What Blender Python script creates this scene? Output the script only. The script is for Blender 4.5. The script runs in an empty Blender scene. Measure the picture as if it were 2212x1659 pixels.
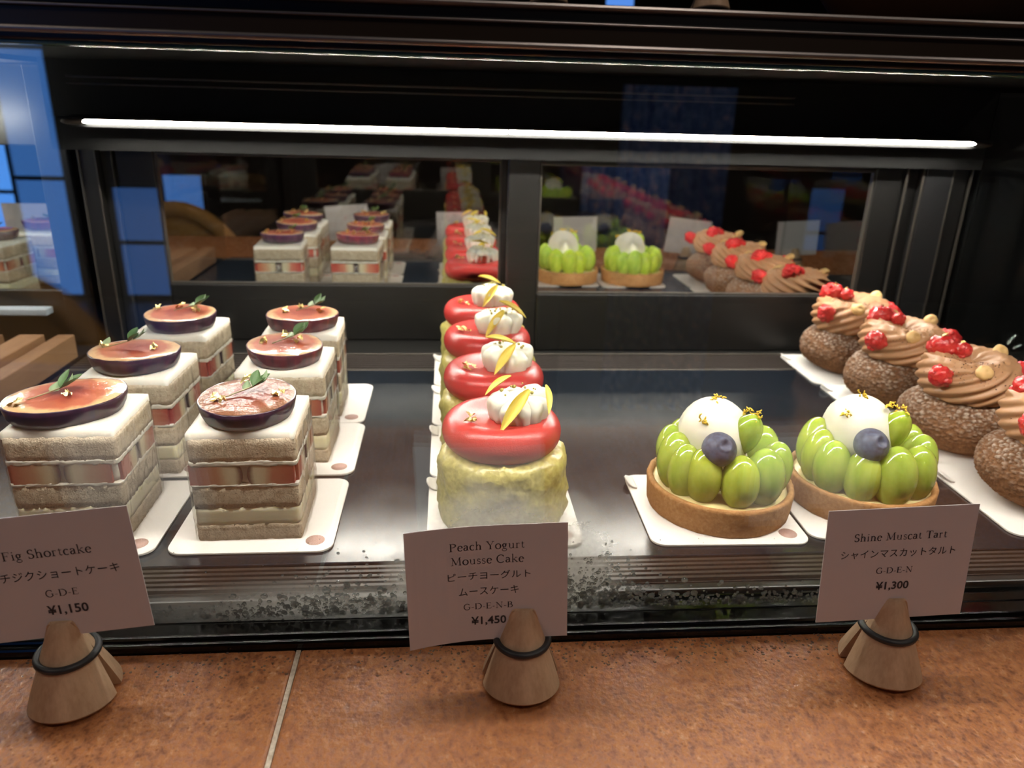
import bpy, math, random
from mathutils import Vector, Matrix, noise, Euler
PI = math.pi
sin, cos = math.sin, math.cos
U = 0.22                      # one unit = height of the lens above the shelf, in metres
SC = bpy.context.scene
COL = SC.collection

# ------------------------------------------------------------------ camera
cd = bpy.data.cameras.new('camera')
cam = bpy.data.objects.new('camera', cd)
COL.objects.link(cam)
cd.sensor_width = 36.0
cd.lens = 1632.33 / 2212 * 36
cd.clip_start = 0.01
cd.dof.use_dof = True
cd.dof.focus_distance = 0.365
cd.dof.aperture_fstop = 12
cam.matrix_world = Matrix.Translation((0, 0, U)) @ Matrix((
    (0.9964254, 0.00276727, -0.08443202), (-0.08013809, 0.34716967, -0.93437204),
    (0.02672657, 0.93779825, 0.34615044))).to_4x4()
SC.camera = cam

# ------------------------------------------------------------------ world, exposure
w = bpy.data.worlds.new('world')
SC.world = w
w.use_nodes = True
w.node_tree.nodes['Background'].inputs[0].default_value = (0.10, 0.16, 0.30, 1)
w.node_tree.nodes['Background'].inputs[1].default_value = 0.15
vs = SC.view_settings
vs.view_transform = 'Standard'
vs.look = 'None'
vs.exposure = 0.0
vs.gamma = 1.0
vs.use_curve_mapping = False
SC.cycles.max_bounces = 10
SC.cycles.transparent_max_bounces = 48
SC.cycles.glossy_bounces = 6
SC.cycles.transmission_bounces = 10
SC.cycles.caustics_reflective = False
SC.cycles.caustics_refractive = False
SC.cycles.sample_clamp_indirect = 4.0
SC.cycles.use_denoising = True

LED_BACK, LED_FRONT, ROOM_LAMP = 240.0, 104.0, 125.0

# ------------------------------------------------------------------ mesh helpers
class MB:
    def __init__(s):
        s.v, s.f, s.m, s.sm = [], [], [], []

    def add(s, vs_, fs, mat=0, smooth=True, M=None):
        o = len(s.v)
        if M is not None:
            vs_ = [M @ Vector(p) for p in vs_]
        s.v += [tuple(p) for p in vs_]
        for f in fs:
            s.f.append(tuple(i + o for i in f))
            s.m.append(mat)
            s.sm.append(smooth)
        return s

    def box(s, x0, x1, y0, y1, z0, z1, mat=0, M=None):
        v = [(x0, y0, z0), (x1, y0, z0), (x1, y1, z0), (x0, y1, z0), (x0, y0, z1), (x1, y0, z1), (x1, y1, z1), (x0, y1, z1)]
        f = [(0, 3, 2, 1), (4, 5, 6, 7), (0, 1, 5, 4), (1, 2, 6, 5), (2, 3, 7, 6), (3, 0, 4, 7)]
        return s.add(v, f, mat, False, M)

    def lathe(s, prof, n=48, rf=None, mat=0, M=None, cap0=True, cap1=True, smooth=True):
        v, f = [], []
        for (r, z) in prof:
            for i in range(n):
                a = 2 * PI * i / n
                if rf:
                    v.append(rf(r, z, a))
                else:
                    v.append((r * cos(a), r * sin(a), z))
        for j in range(len(prof) - 1):
            for i in range(n):
                k = (i + 1) % n
                f.append((j * n + i, j * n + k, (j + 1) * n + k, (j + 1) * n + i))
        if cap0:
            f.append(tuple(range(n - 1, -1, -1)))
        if cap1:
            f.append(tuple((len(prof) - 1) * n + i for i in range(n)))
        return s.add(v, f, mat, smooth, M)

    def ell(s, c, r, rot=(0, 0, 0), nu=20, nv=12, mat=0, disp=None, flat=None):
        """ellipsoid; disp(unit vector) scales the radius; flat cuts it off below that unit height"""
        E = Euler(rot).to_matrix()
        v, f = [], []
        for j in range(nv + 1):
            t = PI * j / nv
            for i in range(nu):
                a = 2 * PI * i / nu
                d = Vector((sin(t) * cos(a), sin(t) * sin(a), -cos(t)))
                k = disp(d) if disp else 1.0
                p = Vector((d.x * r[0] * k, d.y * r[1] * k, d.z * r[2] * k))
                if flat is not None:
                    p.z = max(p.z, flat * r[2])
                v.append(E @ p + Vector(c))
        for j in range(nv):
            for i in range(nu):
                k = (i + 1) % nu
                f.append((j * nu + i, j * nu + k, (j + 1) * nu + k, (j + 1) * nu + i))
        return s.add(v, f, mat)

    def tube(s, pts, rad, n=8, mat=0, closed=False):
        pts = [Vector(p) for p in pts]
        L = len(pts)
        v, f = [], []
        up = Vector((0.13, 0.21, 1)).normalized()
        for i, p in enumerate(pts):
            a = pts[(i - 1) % L] if (closed or i > 0) else pts[i]
            b = pts[(i + 1) % L] if (closed or i < L - 1) else pts[i]
            t = (b - a).normalized()
            x = t.cross(up)
            if x.length < 1e-4:
                x = t.cross(Vector((1, 0, 0)))
            x.normalize()
            y = t.cross(x)
            r = rad[i] if isinstance(rad, (list, tuple)) else rad
            for k in range(n):
                an = 2 * PI * k / n
                v.append(p + (x * cos(an) + y * sin(an)) * r)
        for i in range(L if closed else L - 1):
            j = (i + 1) % L
            for k in range(n):
                q = (k + 1) % n
                f.append((i * n + k, i * n + q, j * n + q, j * n + k))
        if not closed:
            f.append(tuple(range(n - 1, -1, -1)))
            f.append(tuple((L - 1) * n + k for k in range(n)))
        return s.add(v, f, mat)

    def prism(s, outline, z0, z1, mat=0, M=None, smooth=False):
        n = len(outline)
        v = [(x, y, z0) for x, y in outline] + [(x, y, z1) for x, y in outline]
        f = [tuple(range(n - 1, -1, -1)), tuple(range(n, 2 * n))]
        s.add(v, f, mat, False, M)
        o = len(s.v) - 2 * n
        for i in range(n):
            j = (i + 1) % n
            s.f.append((o + i, o + j, o + n + j, o + n + i))
            s.m.append(mat)
            s.sm.append(smooth)
        return s

    def mesh(s, name, mats):
        me = bpy.data.meshes.new(name)
        me.from_pydata([(x * U, y * U, z * U) for x, y, z in s.v], [], s.f)
        for m in (mats if isinstance(mats, (list, tuple)) else [mats]):
            me.materials.append(m)
        me.polygons.foreach_set('material_index', s.m)
        me.polygons.foreach_set('use_smooth', s.sm)
        me.update()
        return me


def put(name, me, parent=None, loc=(0, 0, 0), rot=(0, 0, 0), sc=(1, 1, 1), bevel=None):
    if isinstance(me, tuple):
        me = me[0].mesh(name, me[1])
    o = bpy.data.objects.new(name, me)
    COL.objects.link(o)
    o.location = Vector(loc) * U
    o.rotation_euler = rot
    o.scale = sc
    if parent:
        o.parent = parent
    if bevel:
        b = o.modifiers.new('bevel', 'BEVEL')
        b.width = bevel * U
        b.segments = 2
        b.limit_method = 'ANGLE'
    return o


def tag(o, label, cat, group=None, kind=None):
    if label:
        o['label'] = label
    if cat:
        o['category'] = cat
    if group:
        o['group'] = group
    if kind:
        o['kind'] = kind
    return o


def thing(name, label, cat, loc=(0, 0, 0), rz=0.0, group=None):
    o = bpy.data.objects.new(name, None)
    COL.objects.link(o)
    o.empty_display_size = 0.01
    o.location = Vector(loc) * U
    o.rotation_euler = (0, 0, rz)
    return tag(o, label, cat, group)


def rrect(w_, h_, r, n=6, cx=0, cy=0):
    out = []
    for (sx, sy, a0) in ((1, 1, 0), (-1, 1, PI / 2), (-1, -1, PI), (1, -1, 1.5 * PI)):
        for i in range(n + 1):
            a = a0 + PI / 2 * i / n
            out.append((cx + sx * (w_ / 2 - r) + r * cos(a), cy + sy * (h_ / 2 - r) + r * sin(a)))
    return out


def nz(x, y, z=0.0, s=1.0):
    return noise.noise(Vector((x * s, y * s, z * s)))


# ------------------------------------------------------------------ materials
class NT:
    def __init__(s, name):
        s.m = bpy.data.materials.new(name)
        s.m.use_nodes = True
        s.t = s.m.node_tree
        s.N = s.t.nodes
        s.b = s.N['Principled BSDF']
        s.out = s.N['Material Output']

    def n(s, typ, **kw):
        k = s.N.new(typ)
        for a, v in kw.items():
            setattr(k, a, v)
        return k

    def L(s, a, b):
        s.t.links.new(a, b)

    def co(s, scale=1.0, stretch=(1, 1, 1), obj=True):
        tc = s.n('ShaderNodeTexCoord')
        mp = s.n('ShaderNodeMapping')
        mp.inputs['Scale'].default_value = (scale * stretch[0], scale * stretch[1], scale * stretch[2])
        s.L(tc.outputs['Object'], mp.inputs['Vector'])
        return mp.outputs['Vector']

    def noise(s, scale, detail=4, stretch=(1, 1, 1), rough=0.55):
        k = s.n('ShaderNodeTexNoise')
        k.inputs['Scale'].default_value = 1.0
        k.inputs['Detail'].default_value = detail
        k.inputs['Roughness'].default_value = rough
        s.L(s.co(scale, stretch), k.inputs['Vector'])
        return k.outputs['Fac']

    def voro(s, scale, feature='F1', stretch=(1, 1, 1)):
        k = s.n('ShaderNodeTexVoronoi')
        k.feature = feature
        k.inputs['Scale'].default_value = 1.0
        s.L(s.co(scale, stretch), k.inputs['Vector'])
        return k.outputs['Distance']

    def ramp(s, fac, stops):
        k = s.n('ShaderNodeValToRGB')
        e = k.color_ramp.elements
        while len(e) < len(stops):
            e.new(0.5)
        for q, (p, c) in zip(e, stops):
            q.position = p
            q.color = (c[0], c[1], c[2], 1)
        s.L(fac, k.inputs['Fac'])
        return k.outputs['Color']

    def mix(s, fac, a, b, blend='MIX'):
        k = s.n('ShaderNodeMix', data_type='RGBA', blend_type=blend)
        for sock, v in ((k.inputs[0], fac), (k.inputs[6], a), (k.inputs[7], b)):
            if isinstance(v, (int, float)):
                sock.default_value = v
            elif isinstance(v, tuple):
                sock.default_value = (v[0], v[1], v[2], 1)
            else:
                s.L(v, sock)
        return k.outputs[2]

    def math(s, op, a, b=0.0, c=0.0):
        k = s.n('ShaderNodeMath', operation=op)
        for sock, v in zip(k.inputs, (a, b, c)):
            if isinstance(v, (int, float)):
                sock.default_value = v
            else:
                s.L(v, sock)
        return k.outputs[0]

    def set(s, col=None, rough=None, metal=None, spec=None, sss=None, sssr=(1, .6, .4), sscale=0.003, coat=None, coat_r=0.05, trans=None, ior=None, emit=None, es=0.0):
        b = s.b.inputs
        for key, v in (('Base Color', col), ('Roughness', rough), ('Metallic', metal), ('Specular IOR Level', spec), ('Subsurface Weight', sss),
                       ('Coat Weight', coat), ('Transmission Weight', trans), ('IOR', ior), ('Emission Color', emit)):
            if v is None:
                continue
            if isinstance(v, (int, float)):
                b[key].default_value = v
            elif isinstance(v, tuple):
                b[key].default_value = (v[0], v[1], v[2], 1)
            else:
                s.L(v, b[key])
        if sss:
            b['Subsurface Radius'].default_value = sssr
            b['Subsurface Scale'].default_value = sscale
        if coat:
            b['Coat Roughness'].default_value = coat_r
        if emit is not None:
            b['Emission Strength'].default_value = es
        return s

    def bump(s, h, dist=0.001, strength=1.0, coat=False):
        k = s.n('ShaderNodeBump')
        k.inputs['Distance'].default_value = dist
        k.inputs['Strength'].default_value = strength
        s.L(h, k.inputs['Height'])
        s.L(k.outputs['Normal'], s.b.inputs['Normal'])
        if coat:
            s.L(k.outputs['Normal'], s.b.inputs['Coat Normal'])
        return s


def plain(name, col, rough=0.5, **kw):
    return NT(name).set(col=col, rough=rough, **kw).m


def sep_obj(t):
    tc = t.n('ShaderNodeTexCoord')
    sx = t.n('ShaderNodeSeparateXYZ')
    t.L(tc.outputs['Object'], sx.inputs[0])
    return sx.outputs


def radial(t):
    o = sep_obj(t)
    return t.math('SQRT', t.math('ADD', t.math('MULTIPLY', o[0], o[0]), t.math('MULTIPLY', o[1], o[1])))


MAT = {}
MAT['black'] = plain('black_paint', (.012, .012, .013), .38)
MAT['black_matt'] = plain('matt_black', (.004, .004, .004), .6, spec=.2)
MAT['black_satin'] = plain('black_satin', (.0075, .0072, .007), .38)
MAT['black_edge'] = plain('dark_bronze_edge', (.09, .08, .07), .35, metal=.6)
MAT['rubber'] = plain('black_rubber', (.004, .004, .004), .16)
MAT['ring'] = plain('ring_rubber', (.02, .022, .025), .45)
MAT['alu'] = plain('brushed_aluminium', (.32, .31, .31), .35, metal=.9)
MAT['bronze'] = plain('bronze_anodised', (.05, .035, .025), .25, metal=.3)
MAT['green_edge'] = plain('green_glass_edge', (.10, .30, .26), .1, spec=.8)
MAT['mirror'] = plain('mirror', (.93, .93, .92), .010, metal=1.0)
MAT['led'] = NT('led_diffuser').set(col=(1, 1, 1), emit=(1.0, .96, .86), es=LED_BACK).m
MAT['led_front'] = NT('led_diffuser_front').set(col=(1, 1, 1), emit=(1.0, .95, .85), es=LED_FRONT).m
MAT['card'] = NT('card_paper').set(col=(.62, .565, .575), rough=.85).m

t = NT('shelf_tray')
n1 = t.noise(60, 5)
n2 = t.noise(900, 2, (1, .05, 1))
t.set(col=(.007, .010, .016), rough=t.ramp(n1, [(.3, (.16,) * 3), (.7, (.21,) * 3)]), spec=.32)  # bluish base colour carries the windows' blue sheen
MAT['tray'] = t.m
MAT['ledge'] = plain('ribbed_plastic', (.026, .020, .018), .42, spec=.35)

# glass: thin panes, light passes straight through, each face mirrors a little
def glass(name, base=.055, tint=(.985, .985, .98), fog=False):
    t = NT(name)
    t.N.remove(t.b)
    lw = t.n('ShaderNodeLayerWeight')
    lw.inputs['Blend'].default_value = .5
    f5 = t.math('POWER', lw.outputs['Facing'], 5.0)
    fac = t.math('MULTIPLY_ADD', f5, 1 - base, base)
    tr = t.n('ShaderNodeBsdfTransparent')
    tr.inputs[0].default_value = (*tint, 1)
    gl = t.n('ShaderNodeBsdfGlossy')
    gl.inputs['Roughness'].default_value = 0.0
    mx = t.n('ShaderNodeMixShader')
    t.L(fac, mx.inputs[0])
    t.L(tr.outputs[0], mx.inputs[1])
    t.L(gl.outputs[0], mx.inputs[2])
    last = mx.outputs[0]
    if fog:
        # breath of condensation: two soft-edged patches that cling to the lower part of the pane
        o = sep_obj(t)
        nn = t.noise(28, 4)
        fine = t.noise(500, 3)

        def blob(cx, cz, rx, rz):
            dx = t.math('DIVIDE', t.math('SUBTRACT', o[0], cx), rx)
            dz = t.math('DIVIDE', t.math('SUBTRACT', o[2], cz), rz)
            d = t.math('SQRT', t.math('ADD', t.math('MULTIPLY', dx, dx), t.math('MULTIPLY', dz, dz)))
            d = t.math('ADD', d, t.math('MULTIPLY', t.math('SUBTRACT', nn, .5), .7))
            return t.math('MAXIMUM', t.math('SUBTRACT', 1.0, d), 0.0)
        a = blob(.135 * U, .085 * U, .27 * U, .20 * U)
        b = blob(-.32 * U, .0 * U, .40 * U, .07 * U)
        s_ = t.math('MINIMUM', t.math('ADD', t.math('MULTIPLY', a, 1.1), t.math('MULTIPLY', b, .5)), .60)
        s_ = t.math('MULTIPLY', s_, t.math('MULTIPLY_ADD', fine, .7, .6))
        dif = t.n('ShaderNodeBsdfTranslucent')
        dif.inputs[0].default_value = (.8, .8, .78, 1)
        d2 = t.n('ShaderNodeBsdfDiffuse')
        d2.inputs[0].default_value = (.7, .7, .7, 1)
        m0 = t.n('ShaderNodeMixShader')
        m0.inputs[0].default_value = .25
        t.L(dif.outputs[0], m0.inputs[1])
        t.L(d2.outputs[0], m0.inputs[2])
        m2 = t.n('ShaderNodeMixShader')
        t.L(s_, m2.inputs[0])
        t.L(last, m2.inputs[1])
        t.L(m0.outputs[0], m2.inputs[2])
        last = m2.outputs[0]
    t.L(last, t.out.inputs[0])
    return t.m


MAT['glass'] = glass('clear_glass', .07)
MAT['glass_fog'] = glass('clear_glass_with_condensation', .07, fog=True)
MAT['side_glass'] = glass('side_glass', .06, (.9, .93, .93))
MAT['film'] = glass('clear_film', .13, (.97, .965, .94))
def water(name, refr, milky):
    t = NT(name)
    t.N.remove(t.b)
    lw = t.n('ShaderNodeLayerWeight')
    lw.inputs['Blend'].default_value = .5
    fac = t.math('MULTIPLY_ADD', t.math('POWER', lw.outputs['Facing'], 5.0), .55, .05)
    a = t.n('ShaderNodeBsdfTransparent')
    a.inputs[0].default_value = (.93, .93, .92, 1)
    b = t.n('ShaderNodeBsdfRefraction')
    b.inputs['IOR'].default_value = 1.33
    b.inputs['Roughness'].default_value = 0
    c = t.n('ShaderNodeBsdfTranslucent')
    c.inputs[0].default_value = (.9, .9, .88, 1)
    g = t.n('ShaderNodeBsdfGlossy')
    g.inputs['Roughness'].default_value = .03
    prev = a.outputs[0]
    for f, sh in ((refr, b), (milky, c), (fac, g)):
        m = t.n('ShaderNodeMixShader')
        if isinstance(f, float):
            m.inputs[0].default_value = f
        else:
            t.L(f, m.inputs[0])
        t.L(prev, m.inputs[1])
        t.L(sh.outputs[0], m.inputs[2])
        prev = m.outputs[0]
    t.L(prev, t.out.inputs[0])
    return t.m


MAT['water'] = water('water_on_glass', .55, .16)
MAT['water_flat'] = water('water_on_stone', .0, .32)

# counter stone
t = NT('counter_stone')
v1 = t.voro(430)
n1 = t.noise(330, 6, (1, .7, 1), .65)
n2 = t.noise(20, 4, (.35, 1.6, 1))
base = t.ramp(n1, [(.30, (.15, .050, .020)), (.46, (.40, .150, .058)), (.60, (.52, .225, .095)), (.74, (.68, .40, .24))])
base = t.mix(t.ramp(t.math('ADD', v1, t.math('MULTIPLY', n2, .5)), [(.30, (.75,) * 3), (.60, (0,) * 3)]), base, (.17, .055, .02))
base = t.mix(t.ramp(n2, [(.4, (0,) * 3), (.75, (.55,) * 3)]), base, (.30, .105, .034))
t.set(col=base, rough=t.ramp(n1, [(.3, (.36,) * 3), (.7, (.20,) * 3)]), spec=.5)
t.bump(t.math('ADD', n1, t.math('MULTIPLY', v1, .4)), .0005, .7)
MAT['stone'] = t.m
t = NT('grout')
t.set(col=t.ramp(t.noise(500, 3), [(.3, (.42, .33, .24)), (.7, (.75, .66, .55))]), rough=.7)
MAT['grout'] = t.m


def wood(name, c0, c1, scale, stretch, rough=.5):
    t = NT(name)
    a = t.noise(scale, 5, stretch, .65)
    b = t.noise(scale * 6, 2, stretch)
    t.set(col=t.ramp(t.math('ADD', t.math('MULTIPLY', a, .75), t.math('MULTIPLY', b, .25)), [(.32, c0), (.68, c1)]), rough=rough)
    t.bump(b, .0001, .4)
    return t.m


MAT['beech'] = wood('beech', (.43, .275, .165), (.66, .47, .31), 110, (1, 1, .18), .55)
MAT['slat'] = wood('cherry_slats', (.26, .115, .055), (.47, .235, .125), 40, (1, .12, 1), .5)
MAT['room_wood'] = wood('dark_wood', (.020, .011, .006), (.05, .027, .014), 6, (1, 1, .2), .5)
MAT['chair_wood'] = wood('honey_wood', (.62, .28, .06), (.85, .45, .13), 20, (1, 1, .3), .4)
MAT['basket'] = wood('brown_wood', (.16, .06, .02), (.26, .10, .04), 14, (1, 1, .3), .5)

# cake materials
def sponge(name, c0, c1, speck):
    t = NT(name)
    n1 = t.noise(800, 4, (1, 1, 1), .7)
    sp = t.voro(820)
    n3 = t.noise(240, 6, (1, 1, 1), .72)
    col = t.ramp(n3, [(.3, c0), (.7, c1)])
    col = t.mix(t.ramp(t.math('ADD', sp, t.math('MULTIPLY', n1, .65)), [(.40, (.85,) * 3), (.56, (0,) * 3)]), col, speck)
    t.set(col=col, rough=.9, spec=.2)
    t.bump(t.math('ADD', n1, n3), .0008, 1.0)
    return t.m


MAT['sponge'] = sponge('sponge_crumb', (.50, .40, .285), (.84, .735, .585), (.11, .08, .06))
t = NT('whipped_cream')
t.set(col=(.87, .83, .74), rough=.45, sss=.25, sssr=(1, .8, .6), sscale=.004)
t.bump(t.noise(350, 4), .00035, .5)
MAT['cream'] = t.m
MAT['cream_smooth'] = plain('smooth_cream', (.87, .84, .70), .38, sss=.3, sssr=(1, .85, .6), sscale=.005)
MAT['custard'] = plain('custard_cream', (.92, .86, .64), .4, sss=.3, sssr=(1, .8, .4), sscale=.004)
MAT['custard_y'] = plain('custard_yellow', (.85, .72, .36), .3, sss=.3, sssr=(1, .8, .4), sscale=.004)

t = NT('fig_cut_side')
o = sep_obj(t)
nn = t.noise(180, 4)
x = t.math('ADD', t.math('MULTIPLY', t.math('ABSOLUTE', o[0]), 1 / (.108 * U)), t.math('MULTIPLY', t.math('SUBTRACT', nn, .5), .12))
oi = t.n('ShaderNodeObjectInfo')
col = t.ramp(x, [(.01, (.06, .035, .06)), (.06, (.14, .11, .10)), (.15, (.74, .69, .52)), (.36, (.70, .58, .42)), (.52, (.48, .13, .10)), (.95, (.36, .05, .055))])
col2 = t.ramp(x, [(.01, (.06, .035, .06)), (.08, (.35, .30, .22)), (.20, (.74, .68, .50)), (.44, (.62, .44, .28)), (.80, (.55, .24, .14)), (.98, (.46, .12, .08))])
t.set(col=t.mix(oi.outputs['Random'], col, col2), rough=.35, sss=.15, sscale=.003)
MAT['fig_cut'] = t.m
t = NT('fig_skin')
n1 = t.noise(220, 4, (1, 1, .12))
t.set(col=t.ramp(n1, [(.3, (.018, .008, .022)), (.58, (.055, .016, .04)), (.75, (.13, .045, .07))]), rough=.32, coat=.5, coat_r=.12)
t.bump(n1, .0003, .5)
MAT['fig_skin'] = t.m
t = NT('fig_skin_red')
n1 = t.noise(220, 4, (1, 1, .12))
t.set(col=t.ramp(n1, [(.3, (.04, .012, .025)), (.58, (.13, .02, .035)), (.78, (.30, .08, .07))]), rough=.3, coat=.6, coat_r=.1)
t.bump(n1, .0003, .5)
MAT['fig_skin_red'] = t.m


def flesh(name, rim, mid, core, wave):
    t = NT(name)
    r = t.math('MULTIPLY', radial(t), 1 / (.112 * U))
    nn = t.noise(190, 5, (1, 1, 1), .6)
    x = t.math('ADD', r, t.math('MULTIPLY', t.math('SUBTRACT', nn, .5), .45))
    t.set(col=t.ramp(x, [(.0, core), (.30, core), (.55, mid), (.74, mid), (.90, rim), (1.0, rim)]), rough=.45, spec=.12, coat=.75, coat_r=.03, sss=.1, sscale=.003)
    h = t.math('ADD', t.math('MULTIPLY', t.noise(230, 3), wave), t.math('MULTIPLY', t.noise(900, 2), wave * .15))
    t.bump(h, .0011, .8, coat=True)
    return t.m


MAT['flesh_a'] = flesh('fig_flesh_rosy', (.68, .42, .22), (.46, .12, .06), (.30, .045, .025), .30)
MAT['flesh_b'] = flesh('fig_flesh_dark', (.24, .10, .05), (.26, .075, .04), (.17, .03, .02), .95)
MAT['leaf'] = NT('herb_leaf').set(col=(.085, .17, .055), rough=.5).m
MAT['leaf_back'] = NT('herb_leaf_pale').set(col=(.26, .36, .20), rough=.6).m
MAT['stem'] = plain('herb_stem', (.35, .30, .16), .6)
MAT['gold'] = plain('gold_leaf', (1.0, .78, .32), .36, metal=1.0)

t = NT('pistachio_coat')
n1 = t.noise(260, 4)
t.set(col=t.ramp(n1, [(.3, (.38, .33, .08)), (.7, (.64, .56, .19))]), rough=.32, coat=.3, coat_r=.15, sss=.15, sssr=(.9, 1, .3), sscale=.003)
t.bump(t.math('ADD', n1, t.math('MULTIPLY', t.voro(330), .8)), .0007, .5)
MAT['pistachio'] = t.m
t = NT('red_glaze')
t.set(col=(.53, .048, .042), rough=.27, spec=.40, coat=.25, coat_r=.22, sss=.25, sssr=(1, .25, .2), sscale=.004)
t.bump(t.noise(1300, 3), .00020, .7)
MAT['red_glaze'] = t.m
t = NT('yellow_petal')
t.set(col=t.ramp(t.noise(500, 3, (1, .1, 1)), [(.3, (.84, .60, .06)), (.7, (.95, .82, .25))]), rough=.5)
MAT['petal'] = t.m
MAT['crumb_green'] = plain('pistachio_crumb', (.50, .42, .12), .7)

t = NT('tart_crust')
n1 = t.noise(420, 5, (1, 1, 1), .65)
n2 = t.noise(60, 3)
t.set(col=t.mix(t.ramp(n2, [(.35, (0,) * 3), (.7, (.6,) * 3)]), t.ramp(n1, [(.3, (.30, .135, .045)), (.55, (.47, .245, .095)), (.75, (.62, .38, .18))]), (.38, .17, .05)), rough=.7, spec=.3)
t.bump(n1, .0007, .8)
MAT['crust'] = t.m
t = NT('grape_skin')
n1 = t.noise(110, 3, (1, 1, .5))
oi = t.n('ShaderNodeObjectInfo')
c = t.ramp(n1, [(.3, (.36, .48, .03)), (.7, (.58, .66, .10))])
t.set(col=t.mix(oi.outputs['Random'], c, t.ramp(n1, [(.3, (.27, .42, .05)), (.7, (.48, .60, .13))])), rough=.16, sss=.7, sssr=(.8, 1.0, .2), sscale=.010, coat=1.0, coat_r=.02)
MAT['grape'] = t.m
t = NT('blueberry_skin')
n1 = t.noise(260, 4)
t.set(col=t.ramp(n1, [(.35, (.022, .028, .060)), (.65, (.085, .105, .18))]), rough=.5)
MAT['blueberry'] = t.m
MAT['zest'] = plain('lemon_zest', (.92, .62, .05), .6)

t = NT('choux_craquelin')
n1 = t.noise(520, 5, (1, 1, 1), .65)
v1 = t.voro(420)
at = t.n('ShaderNodeAttribute')
at.attribute_name = 'sugar'
dust = t.math('MULTIPLY', at.outputs['Fac'], t.ramp(n1, [(.30, (.1,) * 3), (.52, (1,) * 3)]))
col = t.ramp(n1, [(.28, (.085, .040, .019)), (.6, (.22, .105, .05)), (.8, (.33, .17, .085))])
t.set(col=t.mix(t.math('MULTIPLY', dust, .62), col, (.80, .74, .68)), rough=.85, spec=.2)
t.bump(n1, .0007, .8)
MAT['choux'] = t.m
t = NT('praline_cream')
t.set(col=(.46, .245, .125), rough=.42, sss=.12, sscale=.003)
MAT['praline'] = t.m
t = NT('raspberry')
t.set(col=t.ramp(t.noise(240, 2), [(.3, (.55, .015, .02)), (.7, (.78, .06, .055))]), rough=.2, coat=.5, coat_r=.06, sss=.2, sssr=(1, .2, .15), sscale=.003)
t.bump(t.voro(480), .0012, .6)
MAT['raspberry'] = t.m
MAT['hazelnut'] = NT('hazelnut').set(col=(.74, .48, .20), rough=.5, sss=.1, sscale=.002).m
MAT['choc'] = plain('chocolate_crumb', (.10, .045, .022), .6)
t = NT('board_card')
t.set(col=(.86, .83, .79), rough=.42, spec=.4)
MAT['board'] = t.m
t = NT('printed_emblem')
o = sep_obj(t)
ang = t.math('ARCTAN2', o[1], o[0])
rr = radial(t)
a = t.math('SINE', t.math('MULTIPLY', ang, 28.0))
b = t.math('SINE', t.math('MULTIPLY', rr, 2 * PI / (.0065 * U)))
t.set(col=t.ramp(t.math('MULTIPLY', a, b), [(.30, (.42, .22, .18)), (.62, (.86, .74, .70))]), rough=.5)
MAT['emblem'] = t.m
MAT['ink'] = plain('printed_ink', (.035, .028, .03), .7)
t = NT('blue_patterned_cloth')
t.set(col=t.ramp(t.noise(26, 3), [(.35, (.06, .13, .40)), (.55, (.14, .26, .60)), (.72, (.55, .42, .60))]), rough=.9)
MAT['cloth'] = t.m
MAT['cushion'] = plain('lilac_cushion', (.28, .26, .50), .9)
MAT['wall'] = plain('brown_plaster', (.055, .035, .024), .8)
MAT['ceiling'] = plain('dark_ceiling', (.05, .04, .035), .8)
MAT['floor'] = wood('floor_boards', (.04, .022, .012), (.09, .05, .028), 4, (1, .2, 1), .35)
MAT['dusk'] = NT('dusk_window').set(col=(0, 0, 0), emit=(.10, .34, 1.0), es=1.7).m
MAT['dusk_dim'] = NT('dusk_window_dim').set(col=(0, 0, 0), emit=(.12, .34, 1.0), es=.8).m
MAT['dusk_faint'] = NT('dusk_window_faint').set(col=(0, 0, 0), emit=(.16, .32, 1.0), es=.16).m
MAT['dusk_grey'] = NT('dusk_window_grey').set(col=(0, 0, 0), emit=(.5, .6, .75), es=.25).m
MAT['lampglow'] = NT('lamp_glow').set(col=(1, 1, 1), emit=(1.0, .83, .70), es=ROOM_LAMP).m
MAT['pale_strip'] = plain('pale_plastic', (.62, .66, .74), .3)
MAT['marble'] = plain('dark_tabletop', (.05, .04, .04), .25)

# ================================================================== the room (only its reflections and a strip above the case show)
def struct(name, mb, mat, label=None):
    o = put(name, (mb, mat))
    o['kind'] = 'structure'
    if label:
        o['label'] = label
    return o


def room_box(x0, x1, y0, y1, z0, z1):
    return MB().box(x0 / U, x1 / U, y0 / U, y1 / U, z0 / U, z1 / U)


FL, CE = -0.98, 1.75
struct('floor', room_box(-3.8, 4.2, -4.2, 3.6, FL - .05, FL), MAT['floor'])
struct('ceiling', room_box(-3.8, 4.2, -4.2, 3.6, CE, CE + .05), MAT['ceiling'])
struct('wall_front', room_box(-3.8, 4.2, -4.25, -4.2, FL, CE), MAT['wall'])
struct('wall_back', room_box(-3.8, 4.2, 3.6, 3.65, FL, CE), MAT['wall'])
struct('wall_left', room_box(-3.85, -3.8, -4.2, 3.6, FL, CE), MAT['wall'])
struct('wall_right', room_box(4.2, 4.25, -4.2, 3.6, FL, CE), MAT['wall'])


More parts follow.
